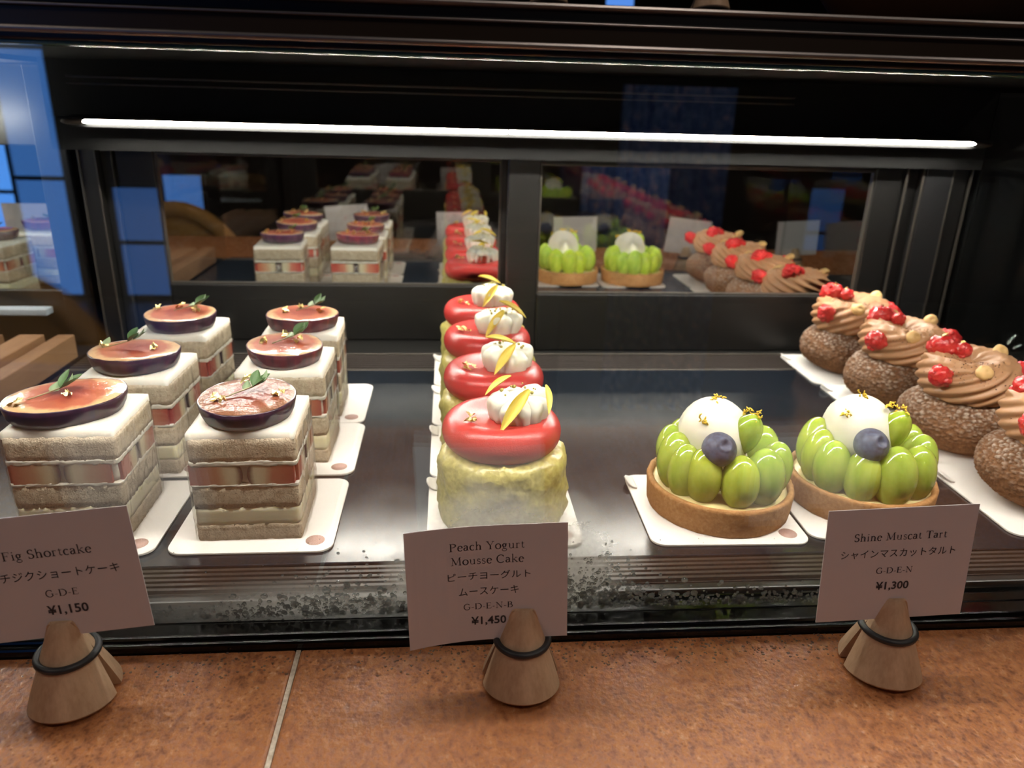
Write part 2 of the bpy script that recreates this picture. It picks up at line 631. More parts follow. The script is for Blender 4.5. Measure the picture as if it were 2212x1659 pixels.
def window(n, x0, x1, z0, z1, y, mat, bars=1, face=1):
    mb = MB()
    d = .03
    fw = .022
    ya, yb = (y, y + d) if face > 0 else (y - d, y)
    for a, b, c, e in ((x0 - fw, x0, z0 - fw, z1 + fw), (x1, x1 + fw, z0 - fw, z1 + fw), (x0, x1, z0 - fw, z0), (x0, x1, z1, z1 + fw)):
        mb.box(a / U, b / U, ya / U, yb / U, c / U, e / U)
    for i in range(bars):
        zc = z0 + (z1 - z0) * (i + 1) / (bars + 1)
        mb.box(x0 / U, x1 / U, ya / U, yb / U, (zc - .012) / U, (zc + .012) / U)
    o = struct('window_%d' % n, mb, MAT['black_satin'])
    p = put('pane', (MB().box(x0 / U, x1 / U, (ya + .004) / U, (ya + .010) / U if face > 0 else (ya + .010) / U, z0 / U, z1 / U), mat), o)
    return o


window(1, -3.45, -2.98, -.95, .60, -4.19, MAT['dusk'], 2)
window(2, -2.52, -2.24, -.95, .44, -4.19, MAT['dusk'], 1)
window(3, -1.98, -1.72, -.95, -.30, -4.19, MAT['dusk_dim'], 1)  # low glowing pane standing in for something blue in the room
window(4, .68, .80, .45, 1.1, 3.59, MAT['dusk_dim'], 0, -1)
window(5, 1.9, 2.3, .45, 1.1, 3.59, MAT['dusk_grey'], 0, -1)

# pendant lamps over the customer side; the last is added to brighten the cloth
for i, (x, y) in enumerate(((-.85, -.12), (.30, -.30), (1.15, -.30), (.85, -1.75))):
    L = thing('pendant_lamp', 'warm round pendant lamp hanging over the customer side, %s' % ('to the left of the camera', 'behind the camera', 'to the right of the camera', 'added to light the blue stand-in cloth')[i],
              'lamp', (x / U, y / U, 1.05 / U), group='pendant lamps over the customers')
    put('lamp_shade', (MB().lathe([(.05, .30), (.13, .24), (.36, .05), (.38, .0), (.36, .0), (.34, .05), (.12, .22), (.05, .28)], 32, cap0=False, cap1=False), MAT['bronze']), L)
    put('bulb', (MB().ell((0, 0, .09), (.15, .15, .13)), MAT['lampglow']), L)
    put('cord', (MB().tube([(0, 0, .28), (0, 0, (CE - 1.05) / U)], .012), MAT['rubber']), L)

# honey-coloured bentwood chair standing behind the photographer (seen in the mirror doors)
ch = thing('bentwood_chair', 'honey wood chair with arched back and lilac cushion, mirrored in the left sliding door', 'chair',
           (-.75 / U, -.46 / U, FL / U), .2)
sq = .20 / U
arch = [(sq * cos(a) * .98, -sq * .9, (.46 + .22) / U + (.24 / U) * sin(a)) for a in [PI * k / 20 for k in range(21)]]
arch = [(sq * .98, -sq * .9, .44 / U)] + arch + [(-sq * .98, -sq * .9, .44 / U)]
put('back_frame', (MB().tube(arch, .022 / U, 10), MAT['chair_wood']), ch)
put('backrest', (MB().prism([(p[0] * .86, p[2] * 1.0 - .02 / U) for p in arch], -.010 / U, .010 / U, M=Matrix(((1, 0, 0, 0), (0, 0, -1, -sq * .9), (0, 1, 0, 0), (0, 0, 0, 1)))), MAT['chair_wood']), ch)
put('back_pad', (MB().box(-sq * .72, sq * .72, -sq * .9 + .010 / U, -sq * .9 + .035 / U, .50 / U, .79 / U), MAT['cushion']), ch, bevel=.02)
put('seat', (MB().lathe([(sq, .43 / U), (sq * 1.05, .445 / U), (sq, .46 / U)], 32), MAT['chair_wood']), ch)
put('cushion', (MB().ell((0, 0, .485 / U), (sq * .95, sq * .95, .03 / U)), MAT['cushion']), ch)
for sx in (-1, 1):
    for sy in (-1, 1):
        put('leg', (MB().tube([(sx * sq * .8, sy * sq * .8, .43 / U), (sx * sq, sy * sq, 0)], [.016 / U, .013 / U], 10), MAT['chair_wood']), ch)

# tall blue cloth standing in for a blurred blue figure (its reflection crosses the right half of the front glass)
mb = MB()
nx = 60
v = []
for i in range(nx + 1):
    x = -.21 + .42 * i / nx
    y = .030 * sin(i * .75) + .012 * sin(i * 1.9)
    v += [(x / U, y / U, 0), (x / U, y / U, 1.28 / U)]
mb.add(v, [(2 * i, 2 * i + 2, 2 * i + 3, 2 * i + 1) for i in range(nx)])
cu = put('figure_stand_in', (mb, MAT['cloth']), None, (.86 / U, -2.35 / U, FL / U + .01))
sl = cu.modifiers.new('thickness', 'SOLIDIFY')
sl.thickness = .004
tag(cu, 'tall blue patterned cloth standing in for a blurred figure, mirrored in the right half of the front glass', 'stand-in cloth')

# dark round table behind the photographer
tb = thing('cafe_table', 'dark round cafe table mirrored in the right sliding door', 'table', (.35 / U, -1.9 / U, FL / U))
put('tabletop', (MB().lathe([(.36 / U, .72 / U), (.37 / U, .735 / U), (.36 / U, .75 / U)], 40), MAT['marble']), tb)
put('pedestal', (MB().lathe([(.20 / U, 0), (.20 / U, .02 / U), (.04 / U, .06 / U), (.04 / U, .72 / U)], 24), MAT['black']), tb)

# ================================================================== counter
ZC = -1.0506 + 1           # counter surface, in units above the shelf
ct = thing('countertop', 'glossy mottled brown stone countertop with one pale seam, in front of the glass case', 'counter', (0, 0, 0))
put('slab', (MB().box(-3.0, -.3085, .30, 1.285, ZC - .12, ZC), MAT['stone']), ct, bevel=.006)
put('slab', (MB().box(-.2995, 4.2, .30, 1.285, ZC - .12, ZC), MAT['stone']), ct, bevel=.006)
put('seam_strip', (MB().box(-.3085, -.2995, .305, 1.284, ZC - .10, ZC - .0015), MAT['grout']), ct)
put('counter_body', (MB().box(-2.9, 4.1, .45, 3.2, FL / U, ZC - .12), MAT['room_wood']), ct)

# ================================================================== display case
case = thing('display_case', 'black glass-fronted pastry display case with mirrored sliding doors', 'display case', (0, 0, 0))
XL, XR = -1.465, 2.20
YG0, YG1 = 1.352, 1.398


def cpart(name, mb, mat, bevel=None, parent=None, **k):
    return put(name, (mb, mat), parent or case, bevel=bevel, **k)


# tray
cpart('shelf_tray', MB().box(XL, XR, 1.515, 2.86, -.05, 0), MAT['tray'], .004)


def ribbed(y0, y1, z, n, depth, x0, x1, lip0=None):
    """strip with n rounded ribs along x"""
    prof = []
    st = (y1 - y0) / n
    for i in range(n):
        a = y0 + st * i
        prof += [(a, z - depth), (a + st * .18, z - depth), (a + st * .30, z), (a + st * .82, z), (a + st * .94, z - depth)]
    prof.append((y1, z - depth))
    mb = MB()
    v = []
    for (y, zz) in prof:
        v += [(x0, y, zz), (x1, y, zz)]
    k = len(prof)
    mb.add(v, [(2 * i, 2 * i + 1, 2 * i + 3, 2 * i + 2) for i in range(k - 1)], 0, False)
    mb.box(x0, x1, y0, y1, z - .045, z - depth - .004)
    return mb


cpart('front_vent_strip', ribbed(1.425, 1.513, -.004, 5, .008, XL, XR), MAT['ledge'])
cpart('front_sill', MB().box(XL, XR, 1.398, 1.425, -.05, -.012), MAT['black_satin'], .004)
cpart('rear_vent_strip', ribbed(2.87, 3.06, -.002, 7, .008, XL, XR), MAT['ledge'])
cpart('rear_sill', MB().box(XL, XR, 2.855, 2.872, -.05, .003), MAT['black_edge'], .003)
cpart('door_track', MB().box(XL, XR, 3.06, 3.075, -.05, .004), MAT['black_edge'], .003)
cpart('door_track', MB().box(XL, XR, 3.075, 3.42, -.05, -.002), MAT['black_satin'])
# black rubber bed of the front glass
cpart('glass_gasket', MB().box(XL - .012, XR + .03, 1.287, 1.352, ZC - .02, ZC + .018).box(XL - .012, XR + .03, 1.300, 1.345, ZC + .010, ZC + .026).box(XL - .012, XR + .03, 1.345, 1.41, ZC - .02, ZC + .022), MAT['rubber'], .006)
# front glass: two panes
cpart('front_glass', MB().box(XL - .012, XR + .03, YG0, YG0 + .012, ZC + .018, 1.070), MAT['glass_fog'])
cpart('front_glass', MB().box(XL - .012, XR + .03, YG1 - .012, YG1, ZC + .030, 1.070), MAT['glass'])
cpart('glass_edge_strip', MB().box(XL - .012, XR + .03, YG0 - .002, YG1 + .002, 1.070, 1.076), MAT['green_edge'], .002)
# top: rails and bands; those below the bead build a reflection as solid parts
tf = cpart('top_frame', MB().box(XL - .012, XR + .03, 1.335, 1.410, 1.076, 1.092), MAT['black'], .003)
cpart('top_rail', MB().box(XL - .012, XR + .03, 1.318, 1.40, 1.0855, 1.0955), MAT['alu'], .004, tf)  # repeats the upper rail's reflection as solid metal
cpart('reflected_band', MB().box(XL - .012, XR + .03, 1.335, 1.50, 1.090, 1.124), MAT['bronze'], .002, tf)
cpart('top_bead', MB().box(XL - .012, XR + .03, 1.330, 1.40, 1.124, 1.1275), MAT['alu'], .001, tf)
cpart('top_fascia', MB().box(XL - .012, XR + .03, 1.335, 1.50, 1.1275, 1.146), MAT['black'], .003, tf)
cpart('top_rail', MB().box(XL - .012, XR + .03, 1.322, 1.40, 1.145, 1.154), MAT['alu'], .004, tf)
cpart('top_panel', MB().box(XL - .012, XR + .03, 1.40, 3.45, 1.146, 1.155), MAT['black'], None, tf)
cpart('case_ceiling', MB().box(XL, XR, 1.490, 3.42, 1.115, 1.13), MAT['black_matt'])
# light bars
led = cpart('rear_light_bar', MB().box(-1.36, 2.14, 3.002, 3.06, .885, .925).box(-1.36, 2.14, 2.900, 3.002, .9135, .920), MAT['black_matt'])  # lid over the diffuser is added to keep its light off the ceiling
mb = MB()
pr = [(2.985, .898), (2.976, .900), (2.973, .904), (2.976, .908), (2.985, .911), (3.003, .911), (3.003, .898)]
mb.prism([(y, z) for y, z in pr], -1.30, .225, M=Matrix(((0, 0, 1, 0), (1, 0, 0, 0), (0, 1, 0, 0), (0, 0, 0, 1))))
mb.prism([(y, z) for y, z in pr], .235, 2.10, M=Matrix(((0, 0, 1, 0), (1, 0, 0, 0), (0, 1, 0, 0), (0, 0, 0, 1))))
cpart('light_diffuser', mb, MAT['led'], None, led)
for x in (-1.335, 2.115):
    cpart('end_cap', MB().ell((x, 2.985, .904), (.045, .018, .013)), MAT['black_edge'], None, led)
lf = cpart('front_light_bar', MB().box(-1.36, 2.14, 1.412, 1.485, 1.090, 1.10).box(-1.36, 2.14, 1.412, 1.420, 1.078, 1.090).box(-1.36, 2.14, 1.476, 1.485, 1.078, 1.090), MAT['black_matt'])  # side lips added to block light spilling sideways from the diffuser
cpart('light_diffuser', MB().box(-1.30, 2.10, 1.425, 1.470, 1.084, 1.090), MAT['led_front'], None, lf)
# header over the doors
cpart('header_panel', MB().box(XL, XR, 3.07, 3.10, .80, 1.118), MAT['black_matt'])
cpart('header_rail', MB().box(XL + .15, XR - .9, 2.93, 2.99, 1.050, 1.056).box(XL + .15, XR - .9, 2.93, 2.99, 1.028, 1.033), MAT['black_edge'], .001)
# sliding doors: left one behind, right one in front
def door(x0, x1, wx0, wx1, y, wz0, wz1, z0, z1):
    d = .05
    fr = MB()
    fr.box(x0, wx0, y, y + d, z0, z1).box(wx1, x1, y, y + d, z0, z1)
    fr.box(wx0, wx1, y, y + d, z0, wz0).box(wx0, wx1, y, y + d, wz1, z1)
    o = cpart('sliding_door', fr, MAT['black_satin'], .006)
    cpart('mirror_pane', MB().box(wx0 - .01, wx1 + .01, y + .018, y + .030, wz0 - .01, wz1 + .01), MAT['mirror'], None, o)
    gk = MB()
    g = .007
    gk.box(wx0, wx1, y + .006, y + .018, wz0, wz0 + g).box(wx0, wx1, y + .006, y + .018, wz1 - g, wz1)
    gk.box(wx0, wx0 + g, y + .006, y + .018, wz0 + g, wz1 - g).box(wx1 - g, wx1, y + .006, y + .018, wz0 + g, wz1 - g)
    cpart('glazing_bead', gk, MAT['black_edge'], .001, o)
    return o


door(-1.33, .36, -1.178, .228, 3.270, .248, .783, .0, 1.0)
door(.245, 1.90, .375, 1.780, 3.120, .251, .783, .0, 1.0)
# back corner posts
for (a, b, y0, m) in ((-1.44, -1.375, 3.20, 'black_satin'), (-1.375, -1.33, 3.25, 'black'), (1.90, 1.985, 3.15, 'black_satin'), (1.985, 2.11, 3.10, 'black'), (2.11, 2.19, 3.12, 'black_satin')):
    cpart('corner_post', MB().box(a, b, y0, 3.40, 0, 1.1), MAT[m], .005)
# side glass
cpart('side_glass', MB().box(XL - .010, XL, 1.42, 3.20, -.02, 1.08), MAT['side_glass'])
for x in (1.905, 1.975, 2.105, 2.185):
    cpart('post_edge', MB().box(x - .004, x + .004, 3.098, 3.106, 0, 1.08), MAT['black_edge'])
for x in (-1.435, -1.372):
    cpart('post_edge', MB().box(x - .003, x + .003, 3.192, 3.199, 0, 1.08), MAT['black_edge'])
cpart('side_glass', MB().box(XR, XR + .010, 1.42, 3.12, -.02, 1.08), MAT['side_glass'])

# ------------------------------------------------------------------ the next case on the left
nc = thing('neighbouring_case', 'second display case beyond the left side glass, with its own mirror and light', 'display case', (0, 0, 0))
put('shelf_tray', (MB().box(-3.4, XL - .02, 1.45, 3.20, -.05, -.004), MAT['tray']), nc)
put('back_frame', (MB().box(-3.4, -1.60, 3.25, 3.30, 0, .22).box(-3.4, -1.60, 3.25, 3.30, .80, 1.1).box(-1.60, XL - .02, 3.22, 3.32, 0, 1.1), MAT['black_satin']), nc, bevel=.005)
put('mirror_pane', (MB().box(-3.4, -1.60, 3.265, 3.28, .22, .80), MAT['mirror']), nc)
put('light_bar', (MB().box(-3.4, -1.75, 2.97, 3.01, .885, .915), MAT['led_front']), nc)
put('rear_ledge', (MB().box(-3.4, -1.655, 3.18, 3.24, .128, .156), MAT['pale_strip']), nc, bevel=.004)
put('ceiling_panel', (MB().box(-3.4, XL - .02, 1.5, 3.4, 1.10, 1.13), MAT['black']), nc)
# right neighbour: dark back
nr = thing('dark_end_panel', 'dark panel behind the right side glass of the case', 'panel', (0, 0, 0))
put('panel', (MB().box(2.24, 4.0, 3.12, 3.2, -.05, 1.1), MAT['black']), nr)
put('tray', (MB().box(2.24, 4.0, 1.45, 3.12, -.06, -.01), MAT['black_satin']), nr)
cl = thing('glass_cloche', 'small clear glass cloche with a knob behind the right side glass', 'cloche', (2.40, 2.86, -.009))
put('dome', (MB().lathe([(.098, .012), (.098, .10), (.088, .145), (.062, .178), (.025, .194), (.012, .196)], 36, cap0=False), MAT['side_glass']), cl)
put('knob', (MB().ell((0, 0, .212), (.020, .020, .018)), MAT['side_glass']), cl)
put('base', (MB().lathe([(.115, 0), (.118, .006), (.112, .012)], 36), MAT['black_edge']), cl)
rk = thing('slatted_rack', 'wooden rack of parallel slats lying beyond the left side glass', 'rack', (0, 0, 0))
for i, (a, b) in enumerate(((-1.55, -1.485), (-1.695, -1.60), (-1.84, -1.755))):
    put('slat', (MB().box(a, b, 1.60, 3.028, .0, .095), MAT['slat']), rk, bevel=.004)
for y in (1.75, 2.70):
    for a, b in ((-1.60, -1.55), (-1.755, -1.695)):
        put('spacer', (MB().box(a, b, y, y + .05, .004, .03), MAT['slat']), rk)

# ================================================================== boards
def board(label, x, y, rz=0.0, w_=.382, d=.368, tab=True, group='white cake boards', emblem=True, z=0.0, tilt=0.0):
    b = thing('cake_board', label, 'cake board', (x, y, z), rz, group)
    b.rotation_euler.x = tilt
    ol = rrect(w_, d, .036, 7)
    put('card', (MB().prism(ol, .0005, .0065), MAT['board']), b, bevel=.0015)
    if tab:
        mb = MB()
        n = 14
        v, f = [], []
        for k in range(7):
            q = k / 6 * .97
            for i in range(n + 1):
                a = PI * i / n
                rr = .034 * (1 - .0 * q)
                xx = -w_ / 2 + .022 - q * .030
                yy = d / 2 - .052 + .034 * cos(a) * (1 - q ** 4) ** .5 * (1 - .12 * q)
                v.append((xx, yy, .0068 + .016 * q * q))
        for k in range(6):
            for i in range(n):
                f.append((k * (n + 1) + i, k * (n + 1) + i + 1, (k + 1) * (n + 1) + i + 1, (k + 1) * (n + 1) + i))
        mb.add(v, f)
        o = put('lift_tab', (mb, MAT['board']), b)
        s_ = o.modifiers.new('thickness', 'SOLIDIFY')
        s_.thickness = .004 * U
    if emblem:
        put('printed_emblem', (MB().lathe([(.0225, 0), (.0225, .0005)], 32), MAT['emblem']), b, (w_ / 2 - .045, -d / 2 + .047, .0066))
    return b


# ================================================================== small shared garnishes
def gold_me(seed, size):
    rnd = random.Random(seed)
    mb = MB()
    for q in range(3):
        c = Vector((rnd.uniform(-.5, .5), rnd.uniform(-.4, .4), .12 + .25 * q)) * size
        n = 7
        v = [tuple(c + Vector((rnd.uniform(-.12, .12), rnd.uniform(-.12, .12), rnd.uniform(0, .25))) * size)]
        for i in range(n):
            a = 2 * PI * i / n
            r = size * rnd.uniform(.28, .62)
            v.append((c.x + r * cos(a), c.y + r * sin(a), max(.0, c.z + size * rnd.uniform(-.3, .45))))
        mb.add(v, [(0, 1 + i, 1 + (i + 1) % n) for i in range(n)], 0, False)
    return mb.mesh('gold_leaf', MAT['gold'])


GOLD = [gold_me(i, .017) for i in range(5)]
GOLD_S = [gold_me(20 + i, .010) for i in range(4)]


def leafblade(L, W, cup=.25, bend=.2, nl=8, nw=6, fold=0.0):
    v, f = [], []
    for i in range(nl + 1):
        q = i / nl
        w_ = W * (sin(PI * min(1, q * .96 + .04)) ** .75) * (1.15 - .3 * q)
        for j in range(nw + 1):
            s_ = -1 + 2 * j / nw
            v.append((s_ * w_, q * L, cup * w_ * (s_ * s_) + bend * L * q * q + fold * W * abs(s_)))
    for i in range(nl):
        for j in range(nw):
            a = i * (nw + 1) + j
            f.append((a, a + 1, a + nw + 2, a + nw + 1))
    return v, f


def leaf_me(L, W, mat, name, **k):
    v, f = leafblade(L, W, **k)
    return MB().add(v, f).mesh(name, mat)


LEAF = leaf_me(.046, .0125, MAT['leaf'], 'leaf', cup=.5, bend=.15)
LEAF_P = leaf_me(.034, .0105, MAT['leaf_back'], 'leaf', cup=-.4, bend=.1)
PETAL = leaf_me(.105, .0130, MAT['petal'], 'petal', cup=.9, bend=-.12, nl=12)


def sprig(parent, loc, rz, seed, spread=1.0):
    rnd = random.Random(seed)
    st = [(0, 0, .003), (.03, .004, .007), (.06, .002, .014), (.085, 0, .020)]
    s_ = put('herb_sprig', (MB().tube(st, [.0016, .0018, .0018, .001], 6), MAT['stem']), parent, loc, (0, 0, rz))
    k = 0
    for (px, py, pz, ang, up, me) in ((.078, .0, .019, -1.30, .35, LEAF), (.070, .003, .017, -.75, .5, LEAF), (.066, -.002, .015, -2.1, .45, LEAF),
                                      (.082, .0, .021, -1.6, .8, LEAF_P), (.05 * spread, .004, .012, -.6, .2, LEAF_P)):
        put('leaf', me, s_, (px, py, pz), (up + rnd.uniform(-.15, .15), rnd.uniform(-.3, .3), ang + rnd.uniform(-.25, .25)), (rnd.uniform(.85, 1.15),) * 3)
    return s_


# ================================================================== fig shortcakes
CW, CD = .244, .238


def slab_me(name, mat, w_, d, z0, z1, seed, rag=.002, wav=.003, inset=0.0, nz_=4, r=.010):
    ol = []
    base = rrect(w_ - 2 * inset, d - 2 * inset, r, 3)
    # densify
    n = len(base)
    for i in range(n):
        a, b = base[i], base[(i + 1) % n]
        L = math.hypot(b[0] - a[0], b[1] - a[1])
        k = max(1, int(L / .006))
        for q in range(k):
            ol.append((a[0] + (b[0] - a[0]) * q / k, a[1] + (b[1] - a[1]) * q / k))
    n = len(ol)
    v, f = [], []
    for j in range(nz_ + 1):
        q = j / nz_
        for (x, y) in ol:
            L = math.hypot(x, y)
            k = rag * (nz(x + seed, y, q * .05, 90) * 1.2 + nz(x, y + seed, q * .2, 260) * .8 + nz(x + seed, y, q * .05, 520) * .5)
            edge = -.0009 if j in (0, nz_) else 0
            z = z0 + (z1 - z0) * q
            if j in (0, nz_):
                z += wav * nz(x + seed * 3 + j, y, 0, 55) + wav * .5 * nz(x + seed, y, j, 170)
            v.append((x * (1 + (k + edge) / L), y * (1 + (k + edge) / L), z))
    for j in range(nz_):
        for i in range(n):
            k = (i + 1) % n
            f.append((j * n + i, j * n + k, (j + 1) * n + k, (j + 1) * n + i))
    v.append((0, 0, z0)); v.append((0, 0, z1))
    for i in range(n):
        k = (i + 1) % n
        f.append((k, i, len(v) - 2))
        f.append((nz_ * n + i, nz_ * n + k, len(v) - 1))
    return MB().add(v, f).mesh(name, mat)


def figpiece_me(seed, L=.106, h=.050, depth=.030):
    """cut half fig: local x=0 is the skin side, x=L the cut end, y=0 the face"""
    rnd = random.Random(seed)
    pr = []
    n = 10
    for i in range(n + 1):
        a = -PI / 2 - PI * i / n
        pr.append((.010 + .010 * cos(a), h / 2 + h / 2 * sin(a)))
    pr = pr[::-1] if False else pr
    pr += [(L, h), (L, 0)]
    # close as outline in x,z, subdivide faces along x through the bands of the colour, extruded along y
    M = Matrix(((1, 0, 0, 0), (0, 0, 1, 0), (0, 1, 0, 0), (0, 0, 0, 1)))
    return MB().prism(pr, 0, depth, M=M).mesh('fig_piece', MAT['fig_cut'])


FIGP = [figpiece_me(1), figpiece_me(2, .100, .047), figpiece_me(3, .104, .052)]
SPONGE_ME = [[slab_me('sponge_layer', MAT['sponge'], CW, CD, a, b, s_ * 5 + k, .0022, .0026) for k, (a, b) in enumerate(((0, .041), (.085, .144), (.204, .264)))] for s_ in range(3)]
CREAM_ME = [[slab_me('cream_layer', MAT['cream'], CW, CD, a, b, s_ * 7 + k, .0022, .0030, -.0010) for k, (a, b) in enumerate(((.141, .1485), (.195, .207)))] for s_ in range(3)]
CORE_ME = slab_me('cream_filling', MAT['cream'], CW - .014, CD - .014, .150, .190, 3, .001, .0)
CUST_ME = [slab_me('custard_layer', MAT['custard'], CW, CD, .039, .087, s_ + 40, .0012, .001, .001) for s_ in range(3)]


def topcream(seed):
    nx_ = 22
    v, f = [], []
    for i in range(nx_ + 1):
        for j in range(nx_ + 1):
            x = (-.5 + i / nx_) * (CW - .004)
            y = (-.5 + j / nx_) * (CD - .004)
            e = min(i, j, nx_ - i, nx_ - j)
            z = .284 + .0015 * nz(x + seed, y, 0, 30) + .0006 * nz(x, y, seed, 160) - (.006 if e == 0 else .001 if e == 1 else 0)
            v.append((x, y, z))
    N = nx_ + 1
    for i in range(nx_):
        for j in range(nx_):
            f.append((i * N + j, (i + 1) * N + j, (i + 1) * N + j + 1, i * N + j + 1))
    rim = [i * N for i in range(N)] + [(N - 1) * N + j for j in range(1, N)] + [i * N + N - 1 for i in range(N - 2, -1, -1)] + [j for j in range(N - 2, 0, -1)]
    o = len(v)
    for k, idx in enumerate(rim):
        x, y, z = v[idx]
        v.append((x * 1.003, y * 1.003, .262 - .005 * max(0, nz(x * 70 + seed, y * 70, 5)) * 2))
    n = len(rim)
    for k in range(n):
        q = (k + 1) % n
        f.append((o + k, o + q, rim[q], rim[k]))
    return MB().add(v, f).mesh('cream_top', MAT['cream'])


def film_me(seed):
    h = .262
    ol0 = rrect(CW + .006, CD + .006, .014, 4)
    ol = []
    n = len(ol0)
    for i in range(n):
        a, b = ol0[i], ol0[(i + 1) % n]
        L = math.hypot(b[0] - a[0], b[1] - a[1])
        k = max(1, int(L / .010))
        for q in range(k):
            ol.append((a[0] + (b[0] - a[0]) * q / k, a[1] + (b[1] - a[1]) * q / k))
    n = len(ol)
    nzv = 12
    v, f = [], []
    for j in range(nzv + 1):
        q = j / nzv
        for (x, y) in ol:
            L = math.hypot(x, y)
            side = 1.6 if abs(x) > CW / 2 - .002 else .45
            k = .0045 * side * abs(nz(x * 3 + seed, y * 1.0, q * .05, 14)) + .003 * side * abs(nz(x + seed, y, q * .1, 45))
            v.append((x * (1 + k / L), y * (1 + k / L), .001 + h * q))
    for j in range(nzv):
        for i in range(n):
            k = (i + 1) % n
            f.append((j * n + i, j * n + k, (j + 1) * n + k, (j + 1) * n + i))
    return MB().add(v, f).mesh('clear_film', MAT['film'])


def figslice(parent, loc, rx, ry, seed, flesh_m, skin_m, rz, tilt, thick=.047):
    rnd = random.Random(seed)

    def rf(r, z, a):
        k = 1 + .030 * nz(cos(a) + seed, sin(a), 0, 1.5) + .012 * nz(cos(a), sin(a) + seed, z * 20, 6)
        return (r * k * cos(a) * rx, r * k * sin(a) * ry, z + (.002 * nz(cos(a) + seed, sin(a), 3, 5) if z > thick * .7 else 0))
    sk = MB().lathe([(.84, 0), (.90, .004), (.955, thick * .35), (.99, thick * .72), (1.0, thick * .96), (.985, thick), (.95, thick - .002)], 56, rf, cap1=False)
    s_ = put('fig_slice', (sk, skin_m), parent, loc, (tilt[0], tilt[1], rz))
    fl = MB()
    n = 56
    rings = [1.0, .93, .8, .6, .4, .2]
    v, f = [], []
    for q in rings:
        for i in range(n):
            a = 2 * PI * i / n
            x, y, z = rf(.972 * q, thick, a)
            v.append((x, y, thick + .0015 - (.002 if q == 1 else 0) + .004 * (1 - q) * (1 if q < .9 else .3) + .0022 * nz(x + seed, y, 0, 26) * (q < 1)))
    v.append((0, 0, thick + .004))
    for j in range(len(rings) - 1):
        for i in range(n):
            k = (i + 1) % n
            f.append((j * n + i, j * n + k, (j + 1) * n + k, (j + 1) * n + i))
    for i in range(n):
        f.append(((len(rings) - 1) * n + i, (len(rings) - 1) * n + (i + 1) % n, len(v) - 1))
    o = put('flesh', (fl.add(v, f), flesh_m), s_)
    return s_


def fig_cake(label, x, y, rz, seed, rx, ry, frz, tilt, flesh_m, skin_m, sp, golds, fx=0, fy=-.015):
    c = thing('fig_shortcake', label, 'cake', (x, y, .0066), rz, 'fig shortcakes')
    k = seed % 3
    for me in SPONGE_ME[k]:
        put('sponge_layer', me, c)
    for me in CREAM_ME[(k + 1) % 3]:
        put('cream_layer', me, c)
    put('cream_filling', CORE_ME, c)
    put('custard_layer', CUST_ME[k], c)
    put('cream_top', topcream(seed), c)
    rnd = random.Random(seed)
    for s_ in range(4):
        a = s_ * PI / 2
        off = CD / 2 if s_ % 2 == 0 else CW / 2
        sh = rnd.uniform(-.006, .006)
        for sg in (1, -1):
            me = FIGP[rnd.randrange(3)]
            px, py = sh + sg * rnd.uniform(.002, .010), -off - .0004
            put('fig_piece', me, c, (px * cos(a) - py * sin(a), px * sin(a) + py * cos(a), .1475), (0, 0, a), (sg, 1, .98))
    put('clear_film', film_me(seed), c)
    zt = .2835
    fs = figslice(c, (fx, fy, zt), rx, ry, seed, flesh_m, skin_m, frz, tilt)
    sprig(c, (fx + sp[0], fy + sp[1], zt + .051 + sp[3]), sp[2], seed, sp[4] if len(sp) > 4 else 1)
    for i, (gx, gy) in enumerate(golds):
        put('gold_leaf', GOLD[(seed + i) % 5], c, (fx + gx, fy + gy, zt + .048 - gy * tan_(tilt[0]) * -1), (0, 0, i * 1.7 + seed), (1.15, 1.15, 1.25))
    return c


def tan_(a):
    return math.tan(a)


A, B_, S1, S2 = MAT['flesh_a'], MAT['flesh_b'], MAT['fig_skin'], MAT['fig_skin_red']
FIG = [
    ('front fig shortcake right of the fig price card, fig slice covered in shiny glaze', -.475, 1.732, .02, 2, .113, .121, .1, (.02, 0), B_, S1, (-.045, -.03, .55, 0), [(-.055, -.045), (-.02, .075), (.075, -.01)]),
    ('front fig shortcake right behind the fig price card, big green leaves on its fig', -.880, 1.748, .02, 3, .132, .102, .55, (.03, .01), A, S1, (-.06, -.05, .6, 0), [(-.075, -.075), (.015, -.02)], -.012, -.02),
    ('middle fig shortcake of the left row, long sprig lying across its fig slice', -.866, 2.088, -.03, 4, .118, .112, .35, (-.02, .03), A, S1, (-.075, -.02, .35, .004, .1), [(-.085, .01), (.05, .0)]),
    ('fig shortcake in the middle of the right row, red-skinned fig slice with a small sprig', -.470, 2.145, .0, 5, .106, .112, .2, (.02, .02), A, S2, (-.03, -.02, .6, 0), [(-.06, .0), (.04, .01), (.0, .05)]),
    ('fig shortcake at the back of the left row, pale pink-rimmed fig slice', -.878, 2.485, -.06, 6, .112, .105, 0, (.03, .0), A, S1, (-.02, .0, .4, 0), [(-.075, .02), (.05, .0), (-.015, .04)], .01),
    ('fig shortcake at the back of the right row, fig slice with a pointed left tip', -.480, 2.490, .03, 7, .117, .095, .2, (.03, .02), A, S2, (-.02, .0, .5, 0), [(-.055, -.01), (.06, .0), (-.01, .04)]),
]
BN = [('under the front fig shortcake right of the fig price card', -.465, 1.742), ('under the front fig shortcake behind the fig price card', -.875, 1.742),
      ('under the middle fig shortcake of the left row', -.87, 2.135), ('under the middle fig shortcake of the right row', -.460, 2.135),
      ('under the rearmost fig shortcake of the left row', -.88, 2.505), ('under the rearmost fig shortcake of the right row', -.468, 2.505)]
for a in FIG:
    fig_cake(*a)
for (l, x, y) in BN:
    board('white square card board ' + l, x, y, tab=False)
